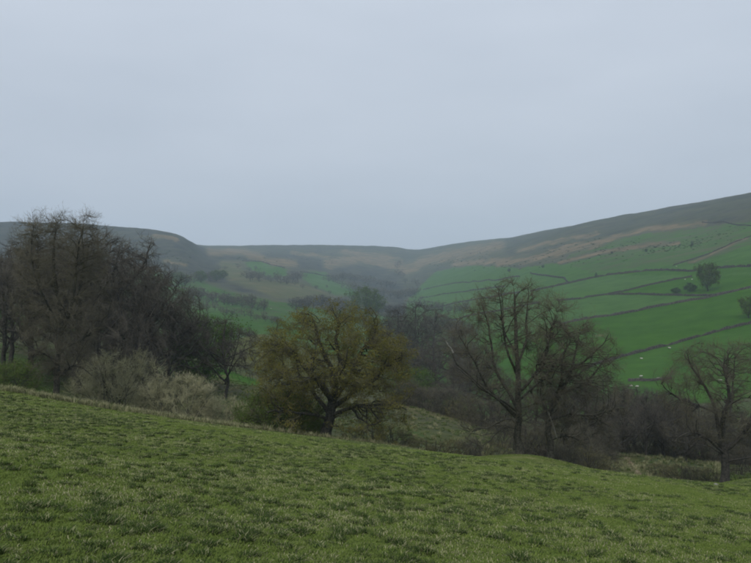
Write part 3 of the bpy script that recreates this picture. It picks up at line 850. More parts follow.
# --- bare woodland trees: prototypes shared by many copies
def std_tree(name, seed, H, crown_w, crown_z0, dense=1.0, bark='bark_dark', twig='twig_dark', r=None, lean=0.0, rt=0.012, leaf=None, leaf_n=0, leaf_s=0.09, leaf_sp=0.15, nl=9, leaf_fill=0.0):
    rng = np.random.default_rng(seed)
    r = r or H * 0.02
    w = crown_w / 2
    tip = (lean * H, rng.normal() * 0.3, H * 0.96)
    limbs = [([(0, 0, -0.3), (rng.normal() * .15, rng.normal() * .15, H * .25), (lean * H * .5 + rng.normal() * .3, rng.normal() * .3, H * .55), tip], r, r * 0.12)]
    for i in range(nl):
        a = i * 2.4 + rng.random(); z0 = H * (crown_z0 * 0.8 + 0.45 * rng.random() * (1 - crown_z0)); zz = H * (crown_z0 + (0.9 - crown_z0) * (0.25 + 0.7 * rng.random()))
        rr_ = w * (0.55 + 0.35 * rng.random())
        c, s = math.cos(a), math.sin(a)
        x0 = lean * z0
        limbs.append(([(x0, 0, z0), (x0 + c * rr_ * .4, s * rr_ * .4, z0 + (zz - z0) * .35), (x0 + c * rr_ * .8, s * rr_ * .8, z0 + (zz - z0) * .7), (x0 + c * rr_, s * rr_, zz)], r * 0.45, r * 0.07))
    zc = H * (1 + crown_z0) / 2; hz = H * (1 - crown_z0) / 2
    ell = [(lean * zc, 0, zc, w * .72, w * .72, hz * .92)]
    for i in range(8):
        a = i * 0.8 + rng.random(); q = 0.26 + 0.26 * rng.random(); o_r = 0.5 + .22 * rng.random()
        rz_ = hz * (.3 + .25 * rng.random()); cz_ = min(zc + hz * (rng.random() * 1.2 - .55), zc + hz * 0.80 - rz_)
        ell.append((lean * zc + math.cos(a) * w * o_r, math.sin(a) * w * o_r, cz_, w * q, w * q, rz_))
    return bare_tree(name, seed + 1, limbs, Env(ell), int(70 * dense), int(480 * dense), int(2600 * dense), int(5600 * dense), (H * .1, H * .24), (H * .05, H * .12), (H * .03, H * .075), (H * .016, H * .04),
                     trop=0.07, rt=rt, r1=H * 0.0042, wander=0.18, bark=bark, twig=twig, leaf=leaf, leaf_n=leaf_n, leaf_s=leaf_s, leaf_sp=leaf_sp, leaf_fill=leaf_fill)

PRO = {   # name: (meshes, height)
 'domed': (std_tree('domed', 131, 11, 11.5, 0.20, 1.2, nl=11), 11),
 'far_c': (std_tree('far_c', 132, 12, 10, 0.10, 0.40, twig='twig', rt=0.028), 12),
 'far_d': (std_tree('far_d', 133, 11, 16, 0.02, 0.40, twig='twig', rt=0.028), 11),
 #: (meshes, height, half width)
 'round': (std_tree('round', 101, 14, 14, 0.08, 1.25), 14),
 'tall': (std_tree('tall', 102, 18, 13, 0.20, 1.35), 18),
 'broad': (std_tree('broad', 103, 13, 16, 0.06, 1.25), 13),
 'thin': (std_tree('thin', 104, 15, 9, 0.18, 1.0, nl=6), 15),
 'far': (std_tree('far', 105, 13, 13, 0.02, 0.40, twig='twig', rt=0.030), 13),
 'far_b': (std_tree('far_b', 106, 13, 16, 0.01, 0.40, twig='twig', rt=0.030), 13),
 'green': (std_tree('green', 107, 12, 12, 0.06, 0.7, leaf='green_leaf', leaf_n=9000, leaf_s=0.16, leaf_sp=0.25, rt=0.022, leaf_fill=0.35), 12),
 'fresh': (std_tree('fresh', 108, 9, 9, 0.04, 0.5, leaf='fresh_leaf', leaf_n=12000, leaf_s=0.10, leaf_sp=0.22, rt=0.015, leaf_fill=0.8), 9),
 'dark': (std_tree('dark', 109, 12, 13, 0.0, 0.4, leaf='dark_leaf', leaf_n=6500, leaf_s=0.18, leaf_sp=0.3, rt=0.03, leaf_fill=0.3), 12),
}
prng = random.Random(77)
def tree_top(name, proto, px, d, top, label, group=None, wide=1.0, rz=None):
    """stand a copy on the ground at a bearing and depth, scaled so that it is as tall as the tree there"""
    loc, by_ = base_at(px, d)
    h = (by_ - top) * d / F
    me, H = PRO[proto]
    s = h / H
    return place(name, me, loc, label, 'tree', group, prng.random() * 6.28 if rz is None else rz, (s * wide, s * wide, s), sink=0.1 * s)

# wood on the left bank (px, depth, top row, proto, width)
LW = [(-28, 100, 238, 'tall', 1), (4, 96, 246, 'thin', 1), (12, 118, 240, 'tall', 1), (30, 104, 232, 'thin', 1.1), (34, 135, 226, 'round', 1), (78, 100, 222, 'tall', 1), (98, 112, 216, 'tall', 1.05), (60, 140, 232, 'broad', 1.1),
      (112, 122, 232, 'round', 0.95), (124, 108, 252, 'round', 0.9), (134, 130, 246, 'tall', 1.05), (146, 114, 270, 'round', 1), (156, 128, 266, 'broad', 0.9), (166, 112, 294, 'broad', 0.95), (178, 140, 298, 'round', 0.9),
      (100, 98, 290, 'broad', 0.9), (138, 100, 312, 'broad', 0.85)]
ORD = ['first', 'second', 'third', 'fourth', 'fifth', 'sixth', 'seventh', 'eighth', 'ninth', 'tenth', 'eleventh', 'twelfth', 'thirteenth', 'fourteenth', 'fifteenth', 'sixteenth', 'seventeenth', 'eighteenth', 'nineteenth', 'twentieth',
       'twenty-first', 'twenty-second', 'twenty-third', 'twenty-fourth', 'twenty-fifth', 'twenty-sixth', 'twenty-seventh', 'twenty-eighth', 'twenty-ninth', 'thirtieth']
LW.sort()
for i, (px, d, top, pr, w) in enumerate(LW):
    tree_top('woodland_tree', pr, px, d, top, f'{ORD[i]} dark bare tree from the left in the dense wood on the left bank', 'bare trees of the wood on the left bank', w)

# dark rounded tree right of the wood, and its neighbours
tree_top('round_bare_tree', 'domed', 225, 118, 311, 'dark rounded bare tree standing clear at the right end of the left wood', None, 1.0, 0.6)
tree_top('leafing_tree', 'fresh', 203, 132, 312, 'bright green leafing tree behind the dark rounded bare tree', None, 1.1)

# trees of the valley floor behind the oak and the knoll
VT = [(398, 300, 300, 'round', 'tall grey bare tree in the hazy valley just right of the oak crown', 1.0), (418, 330, 294, 'round', 'highest grey bare tree in the valley gap between oak and knoll tree', 1.1),
      (436, 310, 303, 'broad', 'grey bare tree in the valley to the left of the knoll tree crown', 1.0), (452, 220, 318, 'round', 'brown bare tree behind the left side of the knoll tree crown', 1.1),
      (436, 190, 336, 'round', 'broad brown bare tree above the green bush right of the oak', 1.1), (408, 200, 345, 'broad', 'brown bare tree tucked behind the right edge of the oak', 1.0),
      (420, 150, 366, 'fresh', 'green leafing bush on the bank right of the oak', 1.3), (396, 150, 372, 'green', 'dark green bush behind the right side of the oak', 1.3), (436, 146, 378, 'round', 'low bare bush at the right of the green leafing bush', 1.4),
      (470, 180, 345, 'tall', 'dark bare tree behind the lower left limbs of the knoll tree', 1.3), (490, 160, 360, 'round', 'dark bare tree behind the trunk of the knoll tree', 1.2), (452, 160, 372, 'broad', 'low dark bare tree left of the knoll trees', 1.1)]
for px, d, top, pr, lb, w in VT:
    tree_top('valley_tree', pr, px, d, top, lb, 'trees on the valley floor behind the oak and the knoll', w)

# dark copse right of the knoll
RC = [(505, 120, 388, 'round'), (535, 128, 372, 'round'), (552, 112, 392, 'broad'), (566, 124, 362, 'tall'), (584, 110, 380, 'round'), (600, 122, 366, 'round'), (612, 105, 392, 'broad'), (624, 118, 378, 'tall'), (636, 128, 380, 'round'), (646, 108, 388, 'thin'),
      (655, 118, 384, 'thin'), (664, 112, 386, 'round'), (676, 122, 392, 'tall'), (686, 106, 400, 'broad'), (700, 116, 398, 'round'), (742, 112, 405, 'round'), (768, 118, 400, 'broad'), (720, 124, 402, 'round')]
RC.sort()
for i, (px, d, top, pr) in enumerate(RC):
    tree_top('copse_tree', pr, px, d, top, f'{ORD[i]} bare tree from the left in the dark copse below the right-hand fields', 'bare trees of the copse in the hollow', 1.0)

# --- shrubs
def shrub(name, seed, W, D, H, stems, twig, rt=0.006, n2=500, n3=3500, n4=9000, leaf=None, leaf_n=0, leaf_s=0.03, leaf_sp=0.05, spread=1.0):
    rng = np.random.default_rng(seed)
    limbs = []
    for i in range(stems):
        a = rng.random() * 6.283; q = rng.random() ** 0.6
        bx, by_ = (rng.random() - .5) * W * .45, (rng.random() - .5) * D * .45
        tx, ty = bx + math.cos(a) * q * W * .36 * spread, by_ + math.sin(a) * q * D * .36 * spread
        h = H * (0.98 - 0.45 * q * q) * (0.75 + .25 * rng.random())
        limbs.append(([(bx, by_, -0.3), (bx + (tx - bx) * .25, by_ + (ty - by_) * .25, h * .4), (bx + (tx - bx) * .65, by_ + (ty - by_) * .65, h * .75), (tx, ty, h)], 0.035, 0.009))
    ell = [(0, 0, H * .3, W * .5, D * .5, H * .70)]
    for i in range(5):
        a = rng.random() * 6.28
        ell.append((math.cos(a) * W * .25, math.sin(a) * D * .25, H * (.35 + .25 * rng.random()), W * .26, D * .26, H * .42))
    return bare_tree(name, seed + 1, limbs, Env(ell), 120, n2, n3, n4, (H * .25, H * .55), (H * .14, H * .34), (H * .09, H * .2), (H * .05, H * .11), trop=0.10, rt=rt, r1=0.018, wander=0.14, ang=(18, 50), bark='bark', twig=twig, leaf=leaf, leaf_n=leaf_n, leaf_s=leaf_s, leaf_sp=leaf_sp, t0=0.15, trunk_n=0)

SH = {'straw': shrub('straw_shrub', 201, 8.5, 5, 6.0, 34, 'twig_straw', 0.0068, 750, 5200, 18000, 'twig_straw', 5000, 0.035, 0.06),
      'straw_b': shrub('straw_shrub_b', 205, 8.0, 5, 5.0, 34, 'twig_straw', 0.0068, 750, 5200, 18000, 'twig_straw', 5000, 0.035, 0.06),
      'green': shrub('green_shrub', 211, 7, 5, 3.6, 24, 'twig_olive', 0.007, 400, 2500, 5000, 'green_leaf', 26000, 0.05, 0.14),
      'brown': shrub('brown_shrub', 221, 6, 4, 3.6, 22, 'twig', 0.0065, 420, 2400, 6000, None),
      'scrub': shrub('scrub', 231, 5, 4, 2.4, 20, 'twig_olive', 0.006, 320, 1800, 4500, 'oak_leaf', 2500, 0.03, 0.05)}
def put_shrub(name, key, px, d, label, s=1.0, group=None, rz=None, top=None):
    loc, by_ = base_at(px, d)
    return place(name, SH[key], loc, label, 'shrub', group, prng.random() * 6.28 if rz is None else rz, s, 0.1)
put_shrub('pale_shrub', 'straw', 118, 74, 'large pale straw-grey shrub just behind the field edge, left one of the pale pair', 1.12, None, 0.2)
put_shrub('pale_shrub', 'straw_b', 176, 74, 'pale straw-grey shrub right of the larger pale one behind the field edge', 1.05, None, 0.1)
put_shrub('pale_shrub', 'straw_b', 222, 77, 'low pale shrub between the pale pair and the green bush', 0.8, None, 3.0)
put_shrub('green_bush', 'green', 280, 67.5, 'green leafy bush at the left foot of the oak', 1.2, None, 0.3)
put_shrub('green_bush', 'green', 304, 72, 'lower green bush tucked close behind the left side of the oak trunk', 0.9, None, 1.9)
put_shrub('green_bush', 'green', 12, 88, 'low green bush on the bank at the far left edge', 1.1, None, 1.3)
put_shrub('brown_shrub', 'brown', 245, 79, 'brown bare shrub between the pale shrubs and the green bush', 0.9)
BR = [(362, 71, 'scrub', 1.0), (392, 74, 'scrub', 1.25), (418, 77, 'scrub', 0.9), (445, 76, 'scrub', 0.95), (468, 79, 'brown', 0.8), (490, 82, 'scrub', 1.1)]
for i, (px, d, kk, s) in enumerate(BR):
    put_shrub('scrub_bush', kk, px, d, f'{ORD[i]} twiggy low bush from the oak along the hollow towards the knoll', s, 'low bushes between oak and knoll')
BR = [(566, 78, 'brown', 0.9), (585, 80, 'scrub', 1.3), (600, 86, 'brown', 0.9), (660, 90, 'scrub', 0.7), (678, 86, 'scrub', 0.9), (696, 82, 'brown', 0.6), (710, 80, 'scrub', 0.8), (748, 88, 'brown', 1.0)]
for i, (px, d, kk, s) in enumerate(BR):
    put_shrub('scrub_bush', kk, px, d, f'{ORD[i]} twiggy low bush from the knoll along the bank towards the forked tree', s, 'low bushes between knoll and forked tree')

UG = [(px, rs_d, kk, s_) for px, rs_d, kk, s_ in [(508, 104, 'brown', 1.2), (530, 98, 'brown', 1.3), (548, 100, 'scrub', 1.6), (566, 96, 'brown', 1.3), (584, 100, 'brown', 1.4), (600, 104, 'brown', 1.1), (616, 117, 'brown', 1.5), (632, 119, 'brown', 1.4), (648, 117, 'brown', 1.5),
      (664, 118, 'brown', 1.5), (678, 116, 'brown', 1.4), (694, 117, 'brown', 1.5), (712, 115, 'brown', 1.5), (730, 114, 'brown', 1.5), (750, 112, 'brown', 1.5)]]
for i, (px, d, kk, s_) in enumerate(UG):
    put_shrub('undergrowth_bush', kk, px, d, f'{ORD[i]} dark bare bush from the left in the undergrowth along the copse foot', s_, 'undergrowth of the copse')
UG = [(102, 112, 'brown', 1.2), (130, 110, 'brown', 1.2), (152, 108, 'brown', 1.1), (60, 116, 'brown', 1.0), (262, 100, 'scrub', 1.0), (290, 108, 'brown', 1.0)]
for i, (px, d, kk, s_) in enumerate(sorted(UG)):
    put_shrub('undergrowth_bush', kk, px, d, f'{ORD[i]} dark bare bush from the left in the undergrowth below the left wood', s_, 'undergrowth of the left wood')
UG = [(402, 138, 'brown', 1.5), (416, 140, 'scrub', 1.8), (432, 136, 'brown', 1.4), (446, 134, 'brown', 1.5), (462, 132, 'scrub', 1.8), (476, 130, 'brown', 1.5), (492, 126, 'brown', 1.5)]
for i, (px, d, kk, s_) in enumerate(UG):
    put_shrub('undergrowth_bush', kk, px, d, f'{ORD[i]} bare bush from the left along the top of the bank between oak and knoll', s_, 'undergrowth on the bank top')

# --- trees of the right-hand fields
def tree_on(name, proto, px, py, hpx, label, group=None, wide=1.0, cat='tree', dmin=200):
    x, y, z = hit(px, py, dmin)
    me, H = PRO[proto]; s = hpx * y / F / H
    return place(name, me, (x, y, z), label, cat, group, prng.random() * 6.28, (s * wide, s * wide, s), 0.1 * s)
tree_on('field_tree', 'green', 708, 291, 31, 'lone leafy dark green tree standing among the walled fields', None, 0.86)
tree_on('field_bush', 'dark', 690, 292, 10, 'low dark bush at the left foot of the lone field tree', None, 1.5, 'bush')
tree_on('field_bush', 'dark', 676, 293, 6, 'smallest dark bush left of the lone field tree', None, 1.9, 'bush')
tree_on('field_tree', 'green', 749, 318, 24, 'leafy bush at the right edge beside the upper field walls', None, 0.9)
tree_on('wall_bush', 'dark', 596, 278, 6, 'tiny dark bush on the long upper field wall', None, 0.5, 'bush')
for px, py, h_, lb in [(543, 268, 3.5, 'small dark bush on the slope above the bend of the field wall'), (612, 254, 3, 'tiny dark bush low on the rough slope above the topmost wall'), (509, 272, 4, 'small dark bush on the far green slope left of the wall bend'),
                       (646, 252, 3.5, 'small dark bush among the gorse on the right hillside'), (692, 246, 3.5, 'small dark bush right of the gorse on the right hillside')]:
    tree_on('hill_bush', 'dark', px, py, h_, lb, 'bushes on the right hillside', 0.9, 'bush')

# --- hedgerow trees and woods on the far left side and the valley head
rs = random.Random(5)
far_specs = []
def far_line(pts, n, hpx, protos, name, lbl, grp, jit=3.0, wide=1.2):
    out = []
    for i in range(n):
        t = (i + rs.random() * .8) / n * (len(pts) - 1); k_ = min(int(t), len(pts) - 2); f = t - k_
        px = pts[k_][0] + (pts[k_ + 1][0] - pts[k_][0]) * f + rs.uniform(-jit, jit)
        py = pts[k_][1] + (pts[k_ + 1][1] - pts[k_][1]) * f + rs.uniform(-jit, jit) * .5
        out.append((px, py))
    out.sort()
    for i, (px, py) in enumerate(out):
        x, y, z = hit(px, py, 330)
        pr = rs.choice(protos); me, H = PRO[pr]
        h = min(hpx * rs.uniform(.7, 1.25) * y / F, 19.0)
        s = h / H
        lab = lbl.format(o=ORD[i]) if i < len(ORD) else lbl.replace('{o} ', '')
        place(name, me, (x, y, z), lab, 'tree', grp, rs.random() * 6.28, (s * wide, s * wide, s), 0.15 * s)
FB = ['far', 'far_b', 'far_c', 'far_d', 'far_c', 'far_d']
far_line([(186, 296), (215, 303), (240, 306), (266, 311)], 26, 12, FB, 'hedgerow_tree', '{o} tree from the left in the upper hedgerow of the left-hand pastures', 'trees of the upper left hedgerow')
far_line([(176, 302), (200, 308), (225, 314), (260, 320), (285, 326)], 20, 9, FB, 'hedgerow_tree', '{o} tree from the left in the middle hedgerow of the left-hand pastures', 'trees of the middle left hedgerow')
far_line([(170, 324), (200, 332), (225, 336), (255, 345)], 16, 13, FB, 'hedgerow_tree', '{o} tree from the left in the lowest hedgerow of the left-hand pastures', 'trees of the lowest left hedgerow')
far_line([(165, 282), (180, 284), (205, 282), (226, 279)], 16, 11, ['far', 'far_c', 'far_d', 'green'], 'pasture_tree', '{o} tree from the left scattered below the dark spur', 'trees scattered below the spur')
far_line([(245, 280), (262, 281), (285, 284), (304, 278)], 16, 10, FB, 'clump_tree', '{o} tree from the left in the clump beside the tan hillside field', 'trees of the clump on the tan hillside')
far_line([(295, 313), (312, 307), (330, 310), (352, 316)], 12, 17, ['round', 'broad', 'round'], 'clump_tree', '{o} bare tree from the left in the brown clump above the oak', 'trees of the brown clump above the oak')
tree_top('leafy_tree', 'green', 365, 760, 283, 'single fresh green tree in the hazy valley above the oak', None, 0.95)
far_line([(330, 281), (345, 280), (370, 284), (398, 290)], 22, 13, FB, 'far_wood_tree', '{o} tree from the left in the hazy wood at the valley head', 'trees of the hazy upper valley wood', 3)
far_line([(342, 288), (370, 296), (400, 298), (415, 296)], 20, 13, FB, 'far_wood_tree', '{o} tree from the left in the hazy wood below the valley head', 'trees of the hazy lower valley wood', 3)
far_line([(372, 312), (392, 316), (404, 318)], 8, 15, ['round', 'broad'], 'valley_tree', '{o} bare tree from the left on the valley floor beyond the oak', 'trees on the valley floor beyond the oak')
far_line([(398, 262), (405, 272), (410, 283), (414, 292)], 10, 6, FB, 'clough_tree', '{o} hazy tree from the left in the narrow clough under the skyline notch', 'trees of the clough under the notch', 7)
far_line([(414, 306), (430, 312), (455, 313), (470, 311)], 12, 12, FB, 'valley_wood_tree', '{o} tree from the left in the strip wood below the far right-hand fields', 'trees of the strip wood right of the valley gap', 2.5)
far_line([(420, 330), (450, 335), (480, 340)], 7, 18, ['round', 'broad'], 'valley_wood_tree', '{o} bare tree from the left behind the crown of the knoll tree', 'bare trees behind the knoll tree crown', 3)
far_line([(170, 292), (200, 300), (240, 314), (290, 322)], 14, 5, ['green', 'far_c', 'far_d', 'far_b'], 'pasture_bush', '{o} small bush from the left scattered over the left-hand pastures', 'bushes scattered over the left-hand pastures', 7)
far_line([(215, 268), (250, 270), (300, 290), (340, 292)], 12, 4.5, ['far_c', 'far_d', 'far_b'], 'slope_bush', '{o} tiny bush from the left on the tan and green slope at the valley head', 'bushes on the slope at the valley head', 6)
far_line([(120, 262), (145, 264), (178, 272)], 20, 8, FB, 'spur_tree', '{o} tree from the left in the hazy wood on the flank of the left spur', 'trees on the flank of the left spur', 4)

# ------------------------------------------------------------------ dry stone walls
def wall(pts, label, h=1.5, hmin=70, name='stone_wall'):
    P = [hit(px, py, hmin) for px, py in pts]
    Q = []
    for a, b in zip(P[:-1], P[1:]):
        L_ = math.hypot(b[0] - a[0], b[1] - a[1]); n_ = max(2, int(L_ / 2.2))
        for i in range(n_): Q.append((a[0] + (b[0] - a[0]) * i / n_, a[1] + (b[1] - a[1]) * i / n_))
    Q.append(P[-1][:2]); Q = np.array(Q)
    n_ = len(Q)
    rg = np.random.default_rng(len(label) * 7 + n_)
    if n_ > 5:   # wander a little, as walls do
        w_ = np.convolve(rg.normal(size=n_ + 8), np.ones(9) / 9, 'valid') * 0.4
        T = np.gradient(Q, axis=0); T /= np.maximum(np.linalg.norm(T, axis=1, keepdims=True), 1e-6)
        Nn = np.stack([-T[:, 1], T[:, 0]], 1)
        Q = Q + Nn * w_[:, None]
    T = np.gradient(Q, axis=0); T /= np.maximum(np.linalg.norm(T, axis=1, keepdims=True), 1e-6)
    Nn = np.stack([-T[:, 1], T[:, 0]], 1)
    zg = ground(Q[:, 0], Q[:, 1])
    hh = 0.86 * h * (1 + 0.13 * rg.normal(size=n_)) * (1 - 0.6 * (rg.random(n_) < 0.04))
    prof = [(-0.36, -0.5), (-0.31, 0.45), (-0.24, 0.86), (-0.14, 1.0), (0.14, 1.0), (0.24, 0.86), (0.31, 0.45), (0.36, -0.5)]
    V = []
    for o_x, o_z in prof:
        off = o_x + 0.05 * rg.normal(size=n_)
        V.append(np.stack([Q[:, 0] + Nn[:, 0] * off, Q[:, 1] + Nn[:, 1] * off, zg + np.where(o_z < 0, o_z, o_z * hh)], 1))
    V = np.array(V).transpose(1, 0, 2); m_ = len(prof)
    idx = np.arange(n_ * m_).reshape(n_, m_)
    q = np.stack([idx[:-1, :-1], idx[1:, :-1], idx[1:, 1:], idx[:-1, 1:]], -1).reshape(-1, 4)
    ends = np.concatenate([[[idx[e, 0], idx[e, i], idx[e, i + 1]] for i in range(1, m_ - 1)] for e in (0, -1)])
    o = obj(name, mk_mesh(name, V.reshape(-1, 3), [q, ends], [M['stone']], smooth=False))
    return tag(o, label, 'wall', 'dry stone field walls', 'thing')
wall([(588, 369), (596, 365), (621, 357), (667, 346), (710, 334), (751, 324), (800, 310)], 'lowest long dry stone wall rising rightward across the green fields', 1.7)
wall([(560, 326), (568, 323), (610, 316), (656, 307), (703, 299), (720, 295), (751, 288), (800, 276)], 'long dry stone wall next above the lowest one on the right', 1.8)
wall([(557, 301), (580, 299), (607, 295), (639, 288), (674, 280), (692, 277)], 'dry stone wall slanting up to the lone field tree', 1.7)
wall([(607, 295), (639, 294.5), (674, 295.5), (717, 296)], 'short level dry stone wall below the lone field tree', 1.7)
wall([(530, 292), (550, 287.6), (571, 283), (596, 277.6), (621, 274), (646, 271), (667, 270.5), (692, 271.5), (720, 268.5), (751, 267), (800, 262)], 'long topmost field wall bounding the green fields from the moor', 2.3)
wall([(672, 266), (703, 256), (727, 246), (751, 236), (790, 220)], 'thin stone wall climbing the moor from the lone tree to the right edge', 1.5)
wall([(530, 273), (541, 275.5), (552, 277), (564, 278.5), (568, 283)], 'short stone wall above the bend at the left end of the topmost field wall', 2.2)
wall([(628, 381.5), (640, 381), (655, 381), (672, 379)], 'low stone wall just above the dark copse', 1.3)
wall([(702, 222.5), (724, 222), (738, 225.5), (751, 226)], 'faint stone wall high on the moor near the right edge', 1.8)
wall([(423, 290), (440, 286), (458, 283), (490, 280.5), (520, 277)], 'upper hazy wall across the far right-hand fields left of the bend', 2.2)
wall([(428, 309), (458, 303), (480, 299), (520, 293)], 'lower hazy wall across the far right-hand fields left of the bend', 2.2)
wall([(420, 298), (445, 294), (475, 290), (505, 287)], 'middle hazy wall across the far right-hand fields left of the bend', 2.0)
wall([(440, 322), (470, 316), (500, 311), (540, 303)], 'wall behind the knoll tree crown at the foot of the far fields', 2.0)
wall([(242, 261), (262, 262), (285, 268.5)], 'dark wall along the top of the small green field on the left hillside', 2.4)
wall([(300, 272), (318, 274.5), (334, 277)], 'dark wall crossing the green strips at the valley head', 2.6)
wall([(168, 286), (190, 290), (215, 296)], 'wall along the upper edge of the left-hand pastures', 1.8)

# gorse and rush clumps scattered over the right-hand moor: a ground cover nobody could count
def blob_bush(rg, c, s):
    n_ = 30
    u = nrm(rg.normal(size=(n_, 3))); u[:, 2] = np.abs(u[:, 2]) * 0.45; u[:, :2] *= 1.5
    cc = c + u * s * (0.4 + 0.6 * rg.random((n_, 1)))
    a = nrm(rg.normal(size=(n_, 3))); b_ = nrm(np.cross(a, rg.normal(size=(n_, 3)))); r_ = s * 0.38
    V = np.stack([cc + a * r_, cc - a * r_ * .5 + b_ * r_ * .8, cc - a * r_ * .5 - b_ * r_ * .8], 1).reshape(-1, 3)
    return V, np.zeros((0, 4), int), np.arange(n_ * 3).reshape(-1, 3)
rg = np.random.default_rng(9)
prt = []
for (ax, ay, bx, by_, n_, sp) in [(640, 251, 700, 243, 70, 4), (590, 250, 640, 244, 30, 5), (690, 244, 745, 228, 34, 6), (540, 258, 600, 240, 34, 6), (560, 262, 640, 256, 14, 5), (470, 268, 540, 262, 26, 5), (430, 268, 500, 250, 24, 6), (230, 262, 340, 258, 30, 7), (120, 245, 190, 262, 40, 8)]:
    for i in range(int(n_ * 2.2)):
        t = np.clip(rg.choice([.12, .3, .5, .7, .9]) + rg.normal() * .07, 0, 1)
        x, y, z = hit(ax + (bx - ax) * t, ay + (by_ - ay) * t + rg.normal() * sp * .6, 330)
        prt.append(blob_bush(rg, np.array([x, y, z]), min(rg.uniform(.4, 1.5) * max(y, 700) / 1000, 2.0)))
V, q, t = join(prt)
tag(obj('gorse', mk_mesh('gorse', V, [t], [M['gorse']], smooth=False)), 'dark gorse clumps dotted over the moorland slopes', 'gorse', kind='stuff')

# ------------------------------------------------------------------ sheep
def sheep_mesh(lying=False):
    rg = np.random.default_rng(3)
    nu, nv = 14, 10
    V, q = [], []
    def ell(cx, cy, cz, rx, ry, rz, nu, nv, rough):
        o = sum(len(v) for v in V)
        th = np.linspace(0, math.pi, nv)[:, None]; ph = (np.arange(nu) * 2 * math.pi / nu)[None]
        r = 1 + rough * rg.normal(size=(nv, nu))
        X = cx + rx * np.cos(th) * np.ones_like(ph) * r; Y = cy + ry * np.sin(th) * np.cos(ph) * r; Z = cz + rz * np.sin(th) * np.sin(ph) * r
        V.append(np.stack([X, Y, Z], -1).reshape(-1, 3))
        i = np.arange(nu * nv).reshape(nv, nu) + o; j = np.roll(i, -1, 1)
        q.append(np.stack([i[:-1], j[:-1], j[1:], i[1:]], -1).reshape(-1, 4))
    zb = 0.30 if lying else 0.60
    ell(0, 0, zb, 0.56, 0.26, 0.28, nu, nv, 0.03)          # barrel with fleece
    ell(0.42, 0, zb + 0.08, 0.24, 0.17, 0.20, 10, 8, 0.02)  # shoulders into the neck
    ell(-0.55, 0, zb - 0.05, 0.06, 0.05, 0.14, 8, 6, 0.0)   # tail
    nw = sum(len(a) for a in q)
    hx, hz_ = (0.68, 0.30) if not lying else (0.66, 0.58)
    ell(hx, 0, hz_ if not lying else zb + 0.24, 0.15, 0.075, 0.09, 8, 6, 0.0)
    ell(0.56, 0, (hz_ + zb) / 2 + .02 if not lying else zb + .16, 0.12, 0.09, 0.17, 8, 6, 0.0)
    for s in (-1, 1): ell(hx - 0.06, s * 0.11, (hz_ if not lying else zb + .24) + 0.07, 0.03, 0.07, 0.025, 6, 5, 0.0)
    if not lying:
        for lx in (0.34, -0.36):
            for s in (-1, 1): ell(lx, s * 0.13, 0.22, 0.045, 0.045, 0.26, 6, 6, 0.0)
    Q = np.concatenate(q); mi = np.zeros(len(Q), int); mi[nw:] = 1
    return mk_mesh('sheep', np.concatenate(V), [Q], [M['fleece'], M['sheep_face']], mi)
SM = {False: sheep_mesh(False), True: sheep_mesh(True)}
for px, py, ly, lb in [(669.5, 349, False, 'white sheep grazing just below the lowest field wall'), (641.5, 359, True, 'white sheep lying below the left part of the lowest field wall'),
                       (641, 377.5, False, 'white sheep above the copse, left of the low wall end'), (658, 379, True, 'white sheep lying above the right end of the low wall by the copse'),
                       (720.5, 382, False, 'white sheep seen through the crown of the forked right tree'), (676.5, 267, False, 'white sheep above the topmost field wall left of the lone tree'),
                       (685, 280, False, 'left sheep of the pair beside the lone field tree'), (692, 280, False, 'right sheep of the pair beside the lone field tree'),
                       (637, 387, True, 'pale sheep lying just under the low wall above the copse'), (631, 386.5, True, 'leftmost pale sheep lying under the low wall above the copse'),
                       (231, 305.5, False, 'tiny white sheep in the left-hand pasture below the hedgerow'), (183, 298, False, 'tiny white sheep at the upper left end of the left-hand pasture'), (271, 309, False, 'tiny white sheep at the right end of the left-hand pasture')]:
    x, y, z = hit(px, py, 200)
    o = obj('sheep', SM[ly], None, (x, y, z - 0.02))
    o.rotation_euler = (0, 0, prng.choice([0.2, 3.0, -0.4, 2.7]))
    s_ = 1.05
    o.scale = (s_, s_, s_)
    tag(o, lb, 'sheep', 'sheep in the fields')

# ------------------------------------------------------------------ stones on the turf
def stone_mesh(seed):
    import bmesh
    rg = random.Random(seed)
    bm = bmesh.new(); bmesh.ops.create_icosphere(bm, subdivisions=2, radius=1)
    for v in bm.verts:
        v.co *= rg.uniform(0.82, 1.15); v.co.z *= 0.55; v.co.x *= 1.3
    me = bpy.data.meshes.new('stone'); bm.to_mesh(me); bm.free(); me.materials.append(M['pale_stone']); return me
for i, (px, d, s, lb) in enumerate([(409, 58, .17, 'pale stone at the field edge right of the oak'), (716, 42, .16, 'pale stone on the turf below the forked right tree'), (722, 41, .10, 'smaller pale stone beside another one below the forked tree'), (146, 40, .10, 'small white stone lying alone in the turf below the pale shrubs')]):
    x, y, z = at(px, d)
    o = obj('field_stone', stone_mesh(i), None, (x, y, z + s * .15)); o.scale = (s, s, s); o.rotation_euler = (0, 0, i * 1.3)
    tag(o, lb, 'stone', 'stones on the turf')

